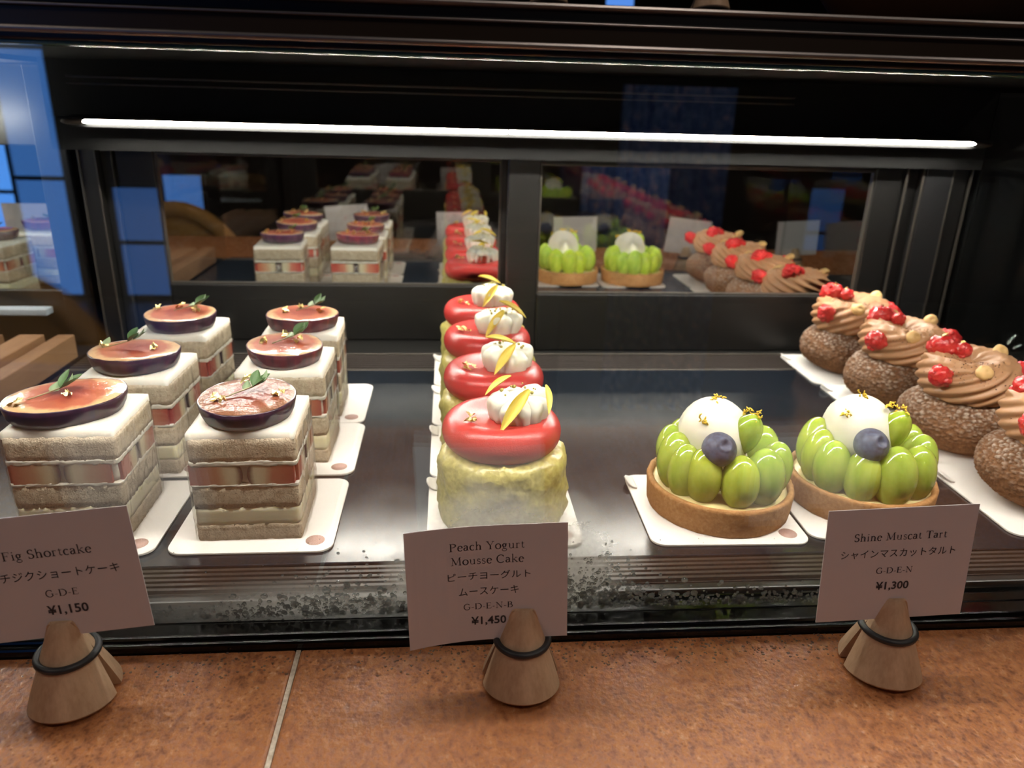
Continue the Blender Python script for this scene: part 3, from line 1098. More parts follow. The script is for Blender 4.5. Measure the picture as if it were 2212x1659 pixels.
# two more of them in the neighbouring case, met only in its mirror
fig_cake('fig shortcake in the neighbouring case, mirrored at the left edge', -2.22, 2.12, .1, 8, .112, .108, 0, (.02, 0), A, S2, (-.02, 0, .5, 0), [(-.06, 0)])
fig_cake('fig shortcake in the neighbouring case, nearer the left edge than its twin', -2.30, 2.48, .1, 9, .112, .108, 0, (.02, 0), A, S1, (-.02, 0, .5, 0), [(-.06, 0)])

# ================================================================== peach yogurt mousse cakes
def peach_body_me(seed):
    def rf(r, z, a):
        k = 0
        if r > .02:
            k = .008 * nz(cos(a) * 3 + seed, sin(a) * 3, z * 16, 1.0) + .011 * max(0, nz(cos(a) * 8 + seed, sin(a) * 8, z * 45)) + .003 * nz(cos(a) * 20, sin(a) * 20 + seed, z * 110)
        kk = k * (1.0 if r > .1 else .4)
        return ((r + kk) * cos(a), (r + kk) * sin(a), z + kk * .7 * (z > .15))
    pr = [(.158, 0), (.162, .006)] + [(.162, .006 + .013 * i) for i in range(1, 12)] + [(.161, .162), (.157, .174), (.149, .184), (.137, .190), (.12, .192), (.09, .193), (.03, .193)]
    return MB().lathe(pr, 84, rf).mesh('mousse_body', MAT['pistachio'])


def dome_me():
    pr = []
    R, T = .149, .044
    n = 22
    for i in range(n + 1):
        a = -PI / 2 + PI * i / n
        pr.append((R - T * .95 + T * .95 * max(0, cos(a)) ** .85, .044 + T * sin(a)))
    pr = [(.05, .001)] + pr
    for i in range(1, 9):
        q = i / 8
        r = (R - T * .95) * (1 - q)
        pr.append((max(.0005, r), .088 - .012 * sin(q * PI / 2)))
    return MB().lathe(pr, 72).mesh('peach_dome', MAT['red_glaze'])


def rosette_me(seed, n=5, R=.038, H=.074, cen=True):
    rnd = random.Random(seed)
    mb = MB()
    for i in range(n):
        a = 2 * PI * i / n + rnd.uniform(-.12, .12)
        r = R * rnd.uniform(.9, 1.1)
        h = H * rnd.uniform(.86, 1.05)

        def dp(d, a=a):
            k = (abs(d.x) ** 3.2 + abs(d.y) ** 3.2 + abs(d.z) ** 3.2) ** (-1 / 3.2)
            return k * (1 + .06 * noise.noise(d * 2.2 + Vector((seed, i, 0)))) - .10 * math.exp(-(d.y / .18) ** 2) * max(0, d.x + .3)
        mb.ell((r * cos(a), r * sin(a) * .92, h * .5), (.029, .033, h * .52), (rnd.uniform(-.12, .12), .20 + rnd.uniform(-.08, .1), a + rnd.uniform(-.3, .3)), 30, 22, disp=dp, flat=-.9)
    if cen:
        mb.ell((0, 0, H * .5), (.036, .036, H * .50), (0, 0, 0), 18, 12)
    return mb.mesh('cream_rosette', MAT['cream_smooth'])


DOME = dome_me()
PB = [peach_body_me(s_ * 3.3) for s_ in (1, 2)]
RO = [rosette_me(s_) for s_ in (1, 2, 3, 4)]
cr = MB()
rnd = random.Random(5)
for i in range(16):
    cr.ell((rnd.uniform(-.045, .045), rnd.uniform(-.04, .04), rnd.uniform(0, .008)), (rnd.uniform(.002, .005),) * 3, (0, 0, 0), 6, 4)
CRUMB = cr.mesh('pistachio_crumbs', [MAT['crumb_green']])


def peach(label, x, y, seed, ro, rx, ry, petals, goldp):
    c = thing('peach_mousse_cake', label, 'cake', (x, y, .0066), seed * .0, 'peach mousse cakes')
    put('mousse_body', PB[seed % 2], c, (0, 0, 0), (0, 0, seed * 1.3))
    put('peach_dome', DOME, c, (-.004, 0, .186))
    put('cream_rosette', RO[ro], c, (rx, ry, .256), (0, 0, seed * .7), (1.22, 1.15, 1.08))
    put('pistachio_crumbs', CRUMB, c, (rx, ry, .334), (0, 0, seed))
    for (p0, p1, up) in petals:
        p0, p1, up = Vector(p0), Vector(p1), Vector(up)
        p0, p1 = p0 + up.normalized() * .016, p1 + up.normalized() * .012
        ya = (p1 - p0).normalized()
        xa = ya.cross(up).normalized()
        E = Matrix((xa, ya, xa.cross(ya))).transposed().to_euler()
        s_ = (p1 - p0).length / .105
        put('petal', PETAL, c, p0, tuple(E), (min(1.15, s_), s_, s_))
    for i, (gx, gy, gz) in enumerate(goldp):
        put('gold_leaf', (GOLD if i == 0 else GOLD_S)[(seed + i) % 4], c, (gx, gy, gz), (0, 0, seed * 2 + i), (1.3, 1.3, 1.2))
    return c


peach('front peach mousse cake behind its price card, one petal hanging down its cream', .138, 1.738, 1, 0, .036, -.012,
      [((.058, -.046, .344), (-.017, -.112, .268), (-.1, -.7, .7)), ((.022, .015, .352), (-.048, -.022, .326), (-.3, -.3, 1)), ((.090, -.020, .352), (.100, -.078, .300), (.5, -.8, .5))], [(-.088, -.05, .274), (-.072, -.06, .272)])
peach('second peach mousse cake from the front, large crumpled gold leaf on its red dome', .140, 2.118, 2, 1, .034, -.008,
      [((.054, -.048, .340), (-.010, -.106, .275), (-.1, -.7, .7)), ((-.03, -.020, .346), (.060, -.03, .342), (0, -.3, 1))], [(-.085, -.04, .274), (-.065, -.03, .272), (-.078, -.055, .272)])
peach('third peach mousse cake from the front, petal pointing left on its cream', .139, 2.498, 3, 2, .034, -.008,
      [((.050, -.048, .340), (-.016, -.106, .272), (-.1, -.7, .7)), ((.030, .0, .354), (.125, -.045, .322), (.3, -.3, 1))], [(-.090, -.04, .274), (-.068, -.04, .272)])
peach('rearmost peach mousse cake, next to the door rail of the mirror', .138, 2.872, 4, 3, .034, -.008,
      [((.053, -.046, .340), (-.008, -.106, .275), (-.1, -.7, .7)), ((-.02, .02, .352), (.067, -.015, .346), (0, -.2, 1))], [(-.085, -.035, .274), (-.06, -.045, .272)])
for i, (y, l) in enumerate(((1.745, 'front'), (2.110, 'second'), (2.480, 'third'), (2.850, 'rearmost'))):
    board('white card board under the %s peach mousse cake' % l, .138, y, 0, tab=True)

# ================================================================== muscat tarts
def crust_me(seed):
    def rf(r, z, a):
        k = .0022 * nz(cos(a) * 6 + seed, sin(a) * 6, z * 40) + .0015 * nz(cos(a) * 25, sin(a) * 25 + seed, z * 120)
        nick = -.006 * max(0, 1 - abs(((a + PI * .52 + PI) % (2 * PI)) - PI) / .02) * (z < .012)
        return ((r + k + nick) * cos(a), (r + k + nick) * sin(a), z + (k * .8 if z > .05 else 0))
    pr = [(.182, 0), (.185, .003), (.187, .02), (.189, .045), (.191, .068), (.190, .0745), (.186, .077), (.179, .0765), (.175, .073), (.174, .055)]
    return MB().lathe(pr, 120, rf, cap1=False).mesh('tart_shell', MAT['crust'])


def custard_me(seed):
    v, f = [], []
    n = 48
    rings = [.176, .165, .15, .13, .10, .07, .03]
    for r in rings:
        for i in range(n):
            a = 2 * PI * i / n
            x, y = r * cos(a), r * sin(a)
            v.append((x, y, .062 + .012 * (1 if r < .17 else 0) * (nz(x + seed, y, 0, 22) + .5)))
    for j in range(len(rings) - 1):
        for i in range(n):
            k = (i + 1) % n
            f.append((j * n + i, j * n + k, (j + 1) * n + k, (j + 1) * n + i))
    f.append(tuple((len(rings) - 1) * n + i for i in range(n)))
    return MB().add(v, f).mesh('custard', MAT['custard_y'])


def grape_me(seed, cut):
    def dp(d):
        return 1 + .02 * noise.noise(d * 1.5 + Vector((seed, 0, 0)))
    mb = MB()
    mb.ell((0, 0, 0), (.051, .046, .078), (0, 0, 0), 26, 18, disp=dp)
    me = mb.mesh('grape', MAT['grape'])
    if cut:   # halved: flatten one side into a cut face with a soft edge
        for p in me.vertices:
            if p.co.y < -.006 * U:
                p.co.y = -.006 * U + (p.co.y + .006 * U) * .18
    return me


GR = [grape_me(1, False), grape_me(2, True), grape_me(3, True)]


def zest_me(seed):
    rnd = random.Random(seed)
    mb = MB()
    for i in range(9):
        p = Vector((rnd.uniform(-.014, .014), rnd.uniform(-.010, .010), rnd.uniform(.0, .010)))
        pts = [p]
        for k in range(3):
            p = p + Vector((rnd.uniform(-.007, .007), rnd.uniform(-.006, .006), rnd.uniform(-.004, .006)))
            pts.append(p)
        mb.tube(pts, [.0016, .0024, .0022, .0012], 5)
    return mb.mesh('lemon_zest', MAT['zest'])


ZE = [zest_me(i) for i in range(4)]


def blueberry_me():
    def dp(d):
        # crown dimple at +z
        q = math.hypot(d.x, d.y)
        if d.z > 0 and q < .55:
            return 1 - .20 * max(0, 1 - (q / .30) ** 2) + .06 * math.exp(-((q - .36) / .07) ** 2) * (1 + .5 * sin(5 * math.atan2(d.y, d.x)))
        return 1
    return MB().ell((0, 0, 0), (.0435, .0435, .040), (0, 0, 0), 40, 40, disp=dp).mesh('blueberry', MAT['blueberry'])


BB = blueberry_me()


def quenelle_me(seed):
    def dp(d):
        return 1 + .03 * noise.noise(d * 1.6 + Vector((seed, 0, 0))) + .05 * max(0, d.x) + .012 * noise.noise(d * 7) - .02 * max(0, noise.noise(d * 14 + Vector((seed, 3, 0))) - .45) * 4
    return MB().ell((0, 0, 0), (.088, .096, .098), (0, 0, 0), 40, 28, disp=dp).mesh('cream_quenelle', MAT['cream_smooth'])


def muscat(label, x, y, seed, grapes, berry_rot, zests, qrot):
    c = thing('muscat_tart', label, 'tart', (x, y, .0066), 0, 'muscat tarts')
    put('tart_shell', crust_me(seed), c, rot=(0, 0, 0))
    put('custard', custard_me(seed), c)
    put('cream_mound', (MB().ell((0, .01, .10), (.075, .075, .10)), MAT['cream_smooth']), c)
    put('cream_quenelle', quenelle_me(seed), c, (-.030, .005, .200), qrot)
    rnd = random.Random(seed * 13)
    for (ang, r, z, lean, tw, s_, g) in grapes:
        ang += rnd.uniform(-4, 4)
        lean += rnd.uniform(-.10, .12)
        s_ *= rnd.uniform(.90, 1.04)
        z -= (1 - s_) * .06
        a = math.radians(ang)
        E = (Matrix.Rotation(a, 4, 'Z') @ Matrix.Rotation(lean - .18, 4, 'Y') @ Matrix.Rotation(tw, 4, 'Z')).to_euler()
        put('grape', GR[0], c, (r * cos(a), r * sin(a), z), tuple(E), (s_, s_, s_ * (1 + .04 * sin(ang))))
    # the grape leaning on the cream
    put('grape', GR[0], c, (.030, -.050, .222), (.30, .22, .2), (.82, .82, .80))
    put('blueberry', BB, c, (-.053, -.104, .207), berry_rot)
    for i, (zx, zy, zz, rx) in enumerate(zests):
        put('lemon_zest', ZE[(i + seed) % 4], c, (zx, zy, zz), (rx, 0, i * 1.3 + seed))
    return c


G1 = [(-128, .128, .132, .18, 1.2, .96, 0), (-92, .130, .130, .18, 1.35, 1.02, 0), (-55, .132, .128, .20, 1.3, 1.04, 0), (-22, .134, .132, .2, 1.57, 1.02, 2), (18, .126, .13, .16, 1.57, 1.0, 0),
      (62, .122, .13, .15, 1.5, 1.0, 0), (95, .122, .13, .15, 1.6, 1.0, 0), (128, .124, .13, .15, 1.57, 1.0, 2), (158, .130, .142, .18, 1.57, 1.02, 0), (186, .134, .134, .2, 1.7, 1.02, 0), (208, .134, .128, .22, 1.8, 1.0, 2)]
G2 = [(-122, .130, .126, .16, 1.5, 1.0, 0), (-86, .132, .126, .2, 1.4, 1.04, 0), (-52, .134, .120, .26, 1.2, 1.02, 0), (-20, .132, .128, .2, 1.57, 1.0, 0), (5, .130, .128, .2, 1.57, 1.0, 0), (35, .126, .13, .16, 1.57, 1.0, 0),
      (66, .122, .13, .15, 1.5, 1.0, 0), (98, .122, .13, .15, 1.6, 1.0, 0), (130, .124, .13, .15, 1.57, 1.0, 2), (160, .130, .140, .18, 1.57, 1.06, 0), (186, .132, .134, .2, 1.8, 1.06, 0), (206, .136, .124, .18, 1.6, .98, 0)]
muscat('green muscat tart at the left of the pair, its whole crust rim in view', .722, 1.756, 1, G1, (.85, .12, 0),
       [(-.034, -.0, .296, 0), (-.080, -.058, .255, .6), (.030, -.055, .281, .3), (.055, -.060, .270, .6)], (.10, -.28, .25))
muscat('green muscat tart at the right of the pair, partly behind the muscat price card', 1.125, 1.772, 2, G2, (.95, .0, .2),
       [(-.030, .0, .297, 0), (-.095, -.035, .258, -.5), (.010, -.045, .284, .2), (.040, -.055, .280, .4)], (.05, -.30, .1))
board('white card board under the left muscat tart, round emblem at its corner', .700, 1.735, -.02, .400, .372)
board('white card board under the right muscat tart', 1.105, 1.750, -.02, .392, .372)

# ================================================================== chocolate choux
def choux_me(seed):
    n, m = 190, 84
    v, f, sugar = [], [], []
    for j in range(m + 1):
        t_ = PI * (.10 + .82 * j / m)
        for i in range(n):
            a = 2 * PI * i / n
            d = Vector((sin(t_) * cos(a), sin(t_) * sin(a), -cos(t_)))
            q = d * 1.0 + Vector((seed, seed * .7, 0))
            big = noise.noise(q * 1.6) * .05
            vor = noise.voronoi(q * 11)[0]
            crk = min(1.0, (vor[1] - vor[0]) / .42) ** .6
            fine = noise.noise(q * 30) * .5 + noise.noise(q * 60) * .25
            hh = (.055 * crk + .022 * fine) * (1 if d.z > -.45 else max(0, 1 + (d.z + .45) / .3))
            k = 1 + big + hh
            sugar.append(max(0, min(1, (hh - .030) / .025)) * max(0.0, min(1, d.z * 1.1 + .32)) * (.75 + .5 * noise.noise(q * 3)))
            z = d.z * .108 * k
            v.append((d.x * .172 * k, d.y * .172 * k, max(-.088, z) + .088 + (.0 if z > -.088 else 0)))
    for j in range(m):
        for i in range(n):
            k = (i + 1) % n
            f.append((j * n + i, j * n + k, (j + 1) * n + k, (j + 1) * n + i))
    f.append(tuple(range(n - 1, -1, -1)))
    f.append(tuple(m * n + i for i in range(n)))
    me = MB().add(v, f).mesh('choux_bun', MAT['choux'])
    at = me.attributes.new('sugar', 'FLOAT', 'POINT')
    at.data.foreach_set('value', sugar)
    return me


def swirl_me(seed):
    pr = []
    for i in range(34):
        q = i / 33
        if q < .72:
            s_ = q / .72
            r = .163 * (math.sin(PI * (.26 + .36 * s_)) ** .8) * (1 - .16 * s_)
            z = .108 * s_
        else:
            s_ = (q - .72) / .28
            r = .127 * (1 - s_) ** .9 + .0005
            z = .108 + .014 * sin(min(1, s_ * 2.2) * PI / 2) - .045 * max(0, s_ - .35)
        pr.append((r, z))
    n = 168

    def rf(r, z, a):
        tw = a - 17.0 * z - (1.2 if z > .107 else 0) * (1 - r / .127 if r < .127 else 0) * 1.6
        g = .5 + .5 * cos(11 * tw + .7 * sin(3 * a + seed))
        k = r + .0125 * (g ** .6 - .6) * min(1, r / .05)
        k *= 1 + .02 * sin(2 * a + seed)
        return (k * cos(a), k * sin(a), z + (.009 * (g ** .6 - .5) if z > .102 else 0) * min(1, r / .04) + .006 * sin(a + seed))
    return MB().lathe(pr, n, rf, cap1=False).mesh('praline_swirl', MAT['praline'])


def berry_me(seed):
    rnd = random.Random(seed)
    mb = MB()
    mb.ell((0, 0, 0), (.036, .026, .030), (0, 0, 0), 18, 12, disp=lambda d: 1 + .12 * noise.noise(d * 2.5 + Vector((seed, 0, 0))))
    for i in range(15):
        d = Vector((rnd.uniform(-1, 1), rnd.uniform(-1, 1), rnd.uniform(-.8, 1))).normalized()
        mb.ell((d.x * .031, d.y * .022, d.z * .026), (.0095,) * 3, (0, 0, 0), 10, 7)
    return mb.mesh('raspberry_piece', MAT['raspberry'])


def nut_me(seed):
    def dp(d):
        return 1 + .10 * noise.noise(d * 1.8 + Vector((seed, 0, 0))) - .30 * max(0, 1 - ((d.x / .45) ** 2 + (d.y / .40) ** 2)) * (d.z > 0)
    return MB().ell((0, 0, 0), (.026, .022, .016), (0, 0, 0), 22, 16, disp=dp).mesh('hazelnut_half', MAT['hazelnut'])


BR = [berry_me(i) for i in range(3)]
NU = [nut_me(i) for i in range(3)]
SW = [swirl_me(i * 1.7) for i in range(2)]
CH = [choux_me(s_ * 4.1) for s_ in range(3)]


def choc_me(seed):
    rnd = random.Random(seed)
    mb = MB()
    for i in range(130):
        a = rnd.gauss(-2.05, .45)
        q = rnd.random()
        r = .085 + .078 * q + rnd.uniform(-.005, .005)
        z = .122 - .060 * q ** 2 + .004
        s_ = rnd.uniform(.0012, .0030)
        mb.ell((r * cos(a), r * sin(a), z), (s_, s_ * .7, s_ * .6), (rnd.random(), rnd.random(), rnd.random() * 3), 5, 4)
    return mb.mesh('chocolate_crumbs', MAT['choc'])


CHOC = choc_me(3)


def choux(label, x, y, seed, rz=0):
    c = thing('chocolate_choux', label, 'pastry', (x, y, .0066), rz, 'chocolate choux')
    rnd = random.Random(seed)
    put('choux_bun', CH[seed % 3], c, rot=(0, 0, seed * 1.9))
    s_ = put('praline_swirl', SW[seed % 2], c, (-.004, 0, .176), (0, 0, seed * .3))
    k = put('chocolate_crumbs', CHOC, c, (0, 0, .174), (0, 0, rnd.uniform(-.2, .2)))
    k['kind'] = 'stuff'
    for i, (bx, by, bz, rr, sc) in enumerate(((-.150, -.075, .252, (.2, .5, .4), 1.12), (-.065, .065, .304, (.3, -.1, -.3), 1.25), (-.015, .035, .302, (.2, .2, .1), .8), (.132, -.055, .252, (.3, .4, -.6), 1.2))):
        put('raspberry_piece', BR[(i + seed) % 3], c, (bx, by, bz), (rr[0] + rnd.uniform(-.3, .3), rr[1], rr[2] + rnd.uniform(-.4, .4)), (sc,) * 3)
    for i, (hx, hy, hz, rr) in enumerate(((-.045, -.120, .279, (.95, .0, .3)), (.108, .030, .296, (.6, -.6, .4)))):
        put('hazelnut_half', NU[(i + seed) % 3], c, (hx, hy, hz), (rr[0], rr[1], rr[2] + rnd.uniform(-.3, .3)), (1.08,) * 3)
    for i, (gx, gy, gz) in enumerate(((-.065, .060, .334), (-.050, .050, .330), (-.02, .04, .325))):
        put('gold_leaf', (GOLD if i == 0 else GOLD_S)[(i + seed) % 4], c, (gx, gy, gz), (.4, .3, seed + i))
    return c


for i, (x, y, l) in enumerate(((1.645, 2.875, 'rearmost chocolate choux, beside the back right corner post'), (1.645, 2.500, 'third chocolate choux from the front, between the two largest in view'),
                               (1.645, 2.130, 'second chocolate choux from the front, wholly in view at the right edge'), (1.655, 1.752, 'front chocolate choux, cut off by the right edge of the photo'))):
    choux(l, x, y, i + 1)
for i, (y, l) in enumerate(((2.860, 'rearmost'), (2.485, 'third'), (2.112, 'second'), (1.742, 'front'))):
    board('white card board under the %s chocolate choux' % l, 1.640, y, -.02, .400, .372)

# ================================================================== lettering: a book serif drawn with pen strokes
TK, TN = .098, .050      # thick and thin of the pen, cap height .66


def arc(cx, cy, rx, ry, a0, a1, n=14):
    return [(cx + rx * cos(math.radians(a0 + (a1 - a0) * i / n)), cy + ry * sin(math.radians(a0 + (a1 - a0) * i / n))) for i in range(n + 1)]


def ser(x, y, w_=.16):
    return ([(x - w_ / 2, y), (x + w_ / 2, y)], .040)


def st(x, y0, y1, w_=TK):
    return ([(x, y0), (x, y1)], w_)


GLY = {
    'F': (.56, [st(.13, 0, .66), ser(.13, .013, .22), ([(.03, .645), (.49, .645)], .03), ([(.485, .655), (.495, .53)], .03), ([(.13, .345), (.37, .345)], .03), ([(.37, .42), (.37, .27)], .03)]),
    'P': (.58, [st(.13, 0, .66), ser(.13, .013, .23), ([(.03, .645), (.25, .645)], .03), (arc(.25, .49, .24, .155, 90, -90), None), ([(.25, .335), (.13, .335)], .03)]),
    'Y': (.64, [st(.32, 0, .30), ser(.32, .013, .23), ([(.10, .65), (.32, .29)], .07), ([(.54, .65), (.32, .29)], .03), ser(.10, .65, .19), ser(.54, .65, .17)]),
    'M': (.86, [([(.15, .02), (.18, .65)], .032), ([(.16, .65), (.42, .05)], .075), ([(.42, .05), (.68, .65)], .032), ([(.69, .65), (.72, .02)], .078), ser(.14, .013, .19), ser(.72, .013, .21), ser(.12, .65, .13), ser(.73, .65, .13)]),
    'C': (.66, [(arc(.36, .33, .29, .335, 48, 315, 26), None), ([(.565, .64), (.565, .47)], .028), ([(.565, .09), (.575, .12)], .03)]),
    'S': (.48, [(arc(.24, .495, .155, .16, 30, 235, 16) + arc(.24, .165, .165, .165, 65, -150, 18), None), ([(.385, .64), (.39, .51)], .028), ([(.075, .16), (.08, .01)], .028)]),
    'T': (.62, [st(.31, 0, .65), ser(.31, .013, .23), ([(.04, .64), (.58, .64)], .032), ([(.05, .65), (.035, .51)], .028), ([(.57, .65), (.585, .51)], .028)]),
    'G': (.72, [(arc(.37, .33, .30, .335, 48, 330, 28), None), ([(.575, .64), (.575, .48)], .028), ([(.60, .07), (.60, .29)], .07), ser(.585, .29, .2)]),
    'D': (.74, [st(.14, 0, .66), ([(.04, .645), (.32, .645)], .03), ([(.04, .013), (.32, .013)], .03), (arc(.32, .33, .34, .318, 90, -90, 22), None)]),
    'E': (.58, [st(.13, 0, .66), ([(.03, .645), (.48, .645)], .03), ([(.475, .655), (.485, .53)], .03), ([(.13, .345), (.39, .345)], .03), ([(.39, .42), (.39, .27)], .03), ([(.03, .013), (.51, .013)], .03), ([(.505, .01), (.535, .15)], .03)]),
    'N': (.76, [([(.14, .013), (.14, .65)], .032), ([(.13, .65), (.60, .02)], .078), ([(.61, .01), (.61, .65)], .032), ser(.14, .013, .2), ser(.10, .65, .14), ser(.61, .65, .2)]),
    'B': (.62, [st(.13, 0, .66), ([(.03, .645), (.27, .645)], .03), (arc(.27, .50, .18, .146, 90, -90), None), ([(.27, .352), (.13, .352)], .028), (arc(.28, .183, .235, .17, 90, -90), None), ([(.28, .013), (.03, .013)], .03)]),
    'a': (.42, [(arc(.18, .32, .12, .10, 165, 0, 10) + [(.30, .06)], None), ([(.30, .06), (.34, .02), (.40, .03)], .04), (arc(.17, .125, .11, .115, 60, 340, 16), None)]),
    'c': (.41, [(arc(.23, .21, .17, .215, 50, 310, 20), None), ([(.335, .37), (.345, .345)], .06)]),
    'e': (.42, [(arc(.22, .21, .165, .215, 10, 318, 22), None), ([(.07, .235), (.37, .25)], .028)]),
    'g': (.45, [(arc(.19, .28, .12, .135, 0, 360, 20), None), (arc(.20, -.10, .17, .11, 0, 360, 20), .042), ([(.14, .155), (.10, .07), (.20, .03), (.30, .0)], .05), ([(.28, .38), (.41, .395)], .045)]),
    'h': (.52, [st(.11, 0, .70, .068), ser(.11, .013, .19), ([(.04, .67), (.12, .70)], .035), (arc(.25, .27, .135, .145, 165, 0, 12) + [(.385, .02)], None), ser(.385, .013, .18)]),
    'i': (.25, [st(.12, 0, .42, .068), ser(.12, .013, .19), ([(.05, .39), (.12, .42)], .035), ([(.115, .555), (.115, .625)], .075)]),
    'k': (.51, [st(.11, 0, .70, .068), ser(.11, .013, .18), ([(.04, .67), (.12, .70)], .035), ([(.12, .20), (.36, .40)], .03), ([(.20, .26), (.43, .02)], .068), ser(.37, .40, .15), ser(.44, .013, .14)]),
    'n': (.52, [st(.11, 0, .42, .068), ser(.11, .013, .19), ([(.04, .39), (.12, .42)], .035), (arc(.25, .27, .135, .145, 165, 0, 12) + [(.385, .02)], None), ser(.385, .013, .18)]),
    'o': (.48, [(arc(.24, .21, .19, .215, 0, 360, 26), None)]),
    'r': (.36, [st(.11, 0, .42, .068), ser(.11, .013, .2), ([(.04, .39), (.12, .42)], .035), (arc(.23, .29, .11, .12, 160, 55, 8), .045), ([(.29, .37), (.31, .36)], .07)]),
    's': (.34, [(arc(.17, .315, .10, .105, 35, 235, 12) + arc(.17, .11, .11, .11, 65, -150, 14), .05), ([(.265, .41), (.27, .33)], .026), ([(.065, .10), (.07, .01)], .026)]),
    't': (.31, [([(.13, .52), (.13, .08), (.16, .03), (.22, .015), (.28, .05)], .058), ([(.03, .405), (.27, .405)], .03)]),
    'u': (.52, [([(.11, .41), (.11, .13)], .068), (arc(.23, .13, .12, .125, 180, 300, 8) + [(.37, .09)], .04), ([(.39, .42), (.39, .02)], .068), ser(.42, .013, .1), ser(.08, .405, .1), ser(.36, .405, .1)]),
    '-': (.30, [([(.04, .22), (.26, .22)], .045)]),
    ' ': (.24, []),
}


def ribbon(mb, pts, wd, z=0.0):
    n = len(pts)
    v = []
    for i, p in enumerate(pts):
        a = pts[max(0, i - 1)]
        b = pts[min(n - 1, i + 1)]
        tx, ty = b[0] - a[0], b[1] - a[1]
        L = math.hypot(tx, ty) or 1
        tx, ty = tx / L, ty / L
        w_ = wd if wd else TN + (TK - TN) * abs(ty) ** 1.6
        v += [(p[0] - ty * w_ / 2, p[1] + tx * w_ / 2, z), (p[0] + ty * w_ / 2, p[1] - tx * w_ / 2, z)]
    mb.add(v, [(2 * i, 2 * i + 1, 2 * i + 3, 2 * i + 2) for i in range(n - 1)], 0, False)


def serif_text(txt):
    """flat letters; returns verts, faces with the width normalised to 1 and centred, and the cap height"""
    mb = MB()
    x = 0
    for c in txt:
        adv, strokes = GLY[c]
        g = MB()
        for pts, wd in strokes:
            # subdivide straight strokes so that they can follow a bent card
            ribbon(g, pts, wd)
        mb.add([(p[0] + x, p[1], 0) for p in g.v], g.f, 0, False)
        x += adv + .035
    return mb.v, mb.f, x - .035, .66


def font_text(txt, bold=0.0, spacing=1.0):
    cu = bpy.data.curves.new('lettering', 'FONT')
    cu.body = txt
    cu.size = 1.0
    cu.offset = bold
    cu.space_character = spacing
    cu.resolution_u = 3
    ob = bpy.data.objects.new('lettering', cu)
    COL.objects.link(ob)
    bpy.context.view_layer.update()
    me = bpy.data.meshes.new_from_object(ob.evaluated_get(bpy.context.evaluated_depsgraph_get()))
    v = [tuple(p.co) for p in me.vertices]
    f = [tuple(p.vertices) for p in me.polygons]
    bpy.data.objects.remove(ob)
    bpy.data.curves.remove(cu)
    bpy.data.meshes.remove(me)
    if not v:
        return [], [], 1, 1
    x0 = min(p[0] for p in v)
    x1 = max(p[0] for p in v)
    y0 = min(p[1] for p in v)
    y1 = max(p[1] for p in v)
    return [(p[0] - x0, p[1] - y0, 0) for p in v], f, x1 - x0, y1 - y0


CAW, CAH = .296, .240


def price_card(label, loc, rz, roll, pitch, lines, curl=0.0, w_=CAW, h=CAH, cat='price card'):
    """card in its own plane: x across, z up, face towards -y; loc = centre"""
    o = thing('price_card', label, cat, loc, 0, 'price cards on wooden stands')
    o.rotation_euler = (pitch, roll, rz)

    def bend(x, z):
        q = x / (w_ / 2)
        return curl * (q * q if q < 0 else .15 * q * q) - curl * .3 * (z / h) * (q < 0) * q * q
    n = 16
    v, f = [], []
    T = .0016
    for side in (0, 1):
        for i in range(n + 1):
            x = -w_ / 2 + w_ * i / n
            for z in (-h / 2, h / 2):
                v.append((x, bend(x, z) + (T if side else 0), z))
    k = 2 * (n + 1)
    for i in range(n):
        a = 2 * i
        f.append((a, a + 2, a + 3, a + 1))
        f.append((k + a, k + a + 1, k + a + 3, k + a + 2))
        f.append((a, k + a, k + a + 2, a + 2))
        f.append((a + 1, a + 3, k + a + 3, k + a + 1))
    f.append((0, 1, k + 1, k))
    f.append((2 * n, k + 2 * n, k + 2 * n + 1, 2 * n + 1))
    put('paper', (MB().add(v, f, 0, False), MAT['card']), o)
    for (kind, txt, u, vv, wid, *hh) in lines:
        if kind == 's':
            tv, tf_, W_, H_ = serif_text(txt)
        elif kind == 'j':
            tv, tf_, W_, H_ = font_text(txt, .002, 1.06)
        else:
            tv, tf_, W_, H_ = font_text(txt, .022, 1.02)
        if not tv:
            continue
        s_ = wid * w_ / W_
        sy = hh[0] * h / H_ if hh else s_
        cx, cz = (u - .5) * w_, (.5 - vv) * h
        vv2 = []
        for p in tv:
            x = cx + (p[0] - W_ / 2) * s_
            z = cz + (p[1] - H_ / 2) * sy
            vv2.append((x, bend(x, z) - .0006, z))
        put('printed_lettering', (MB().add(vv2, tf_, 0, False), MAT['ink']), o)
    return o


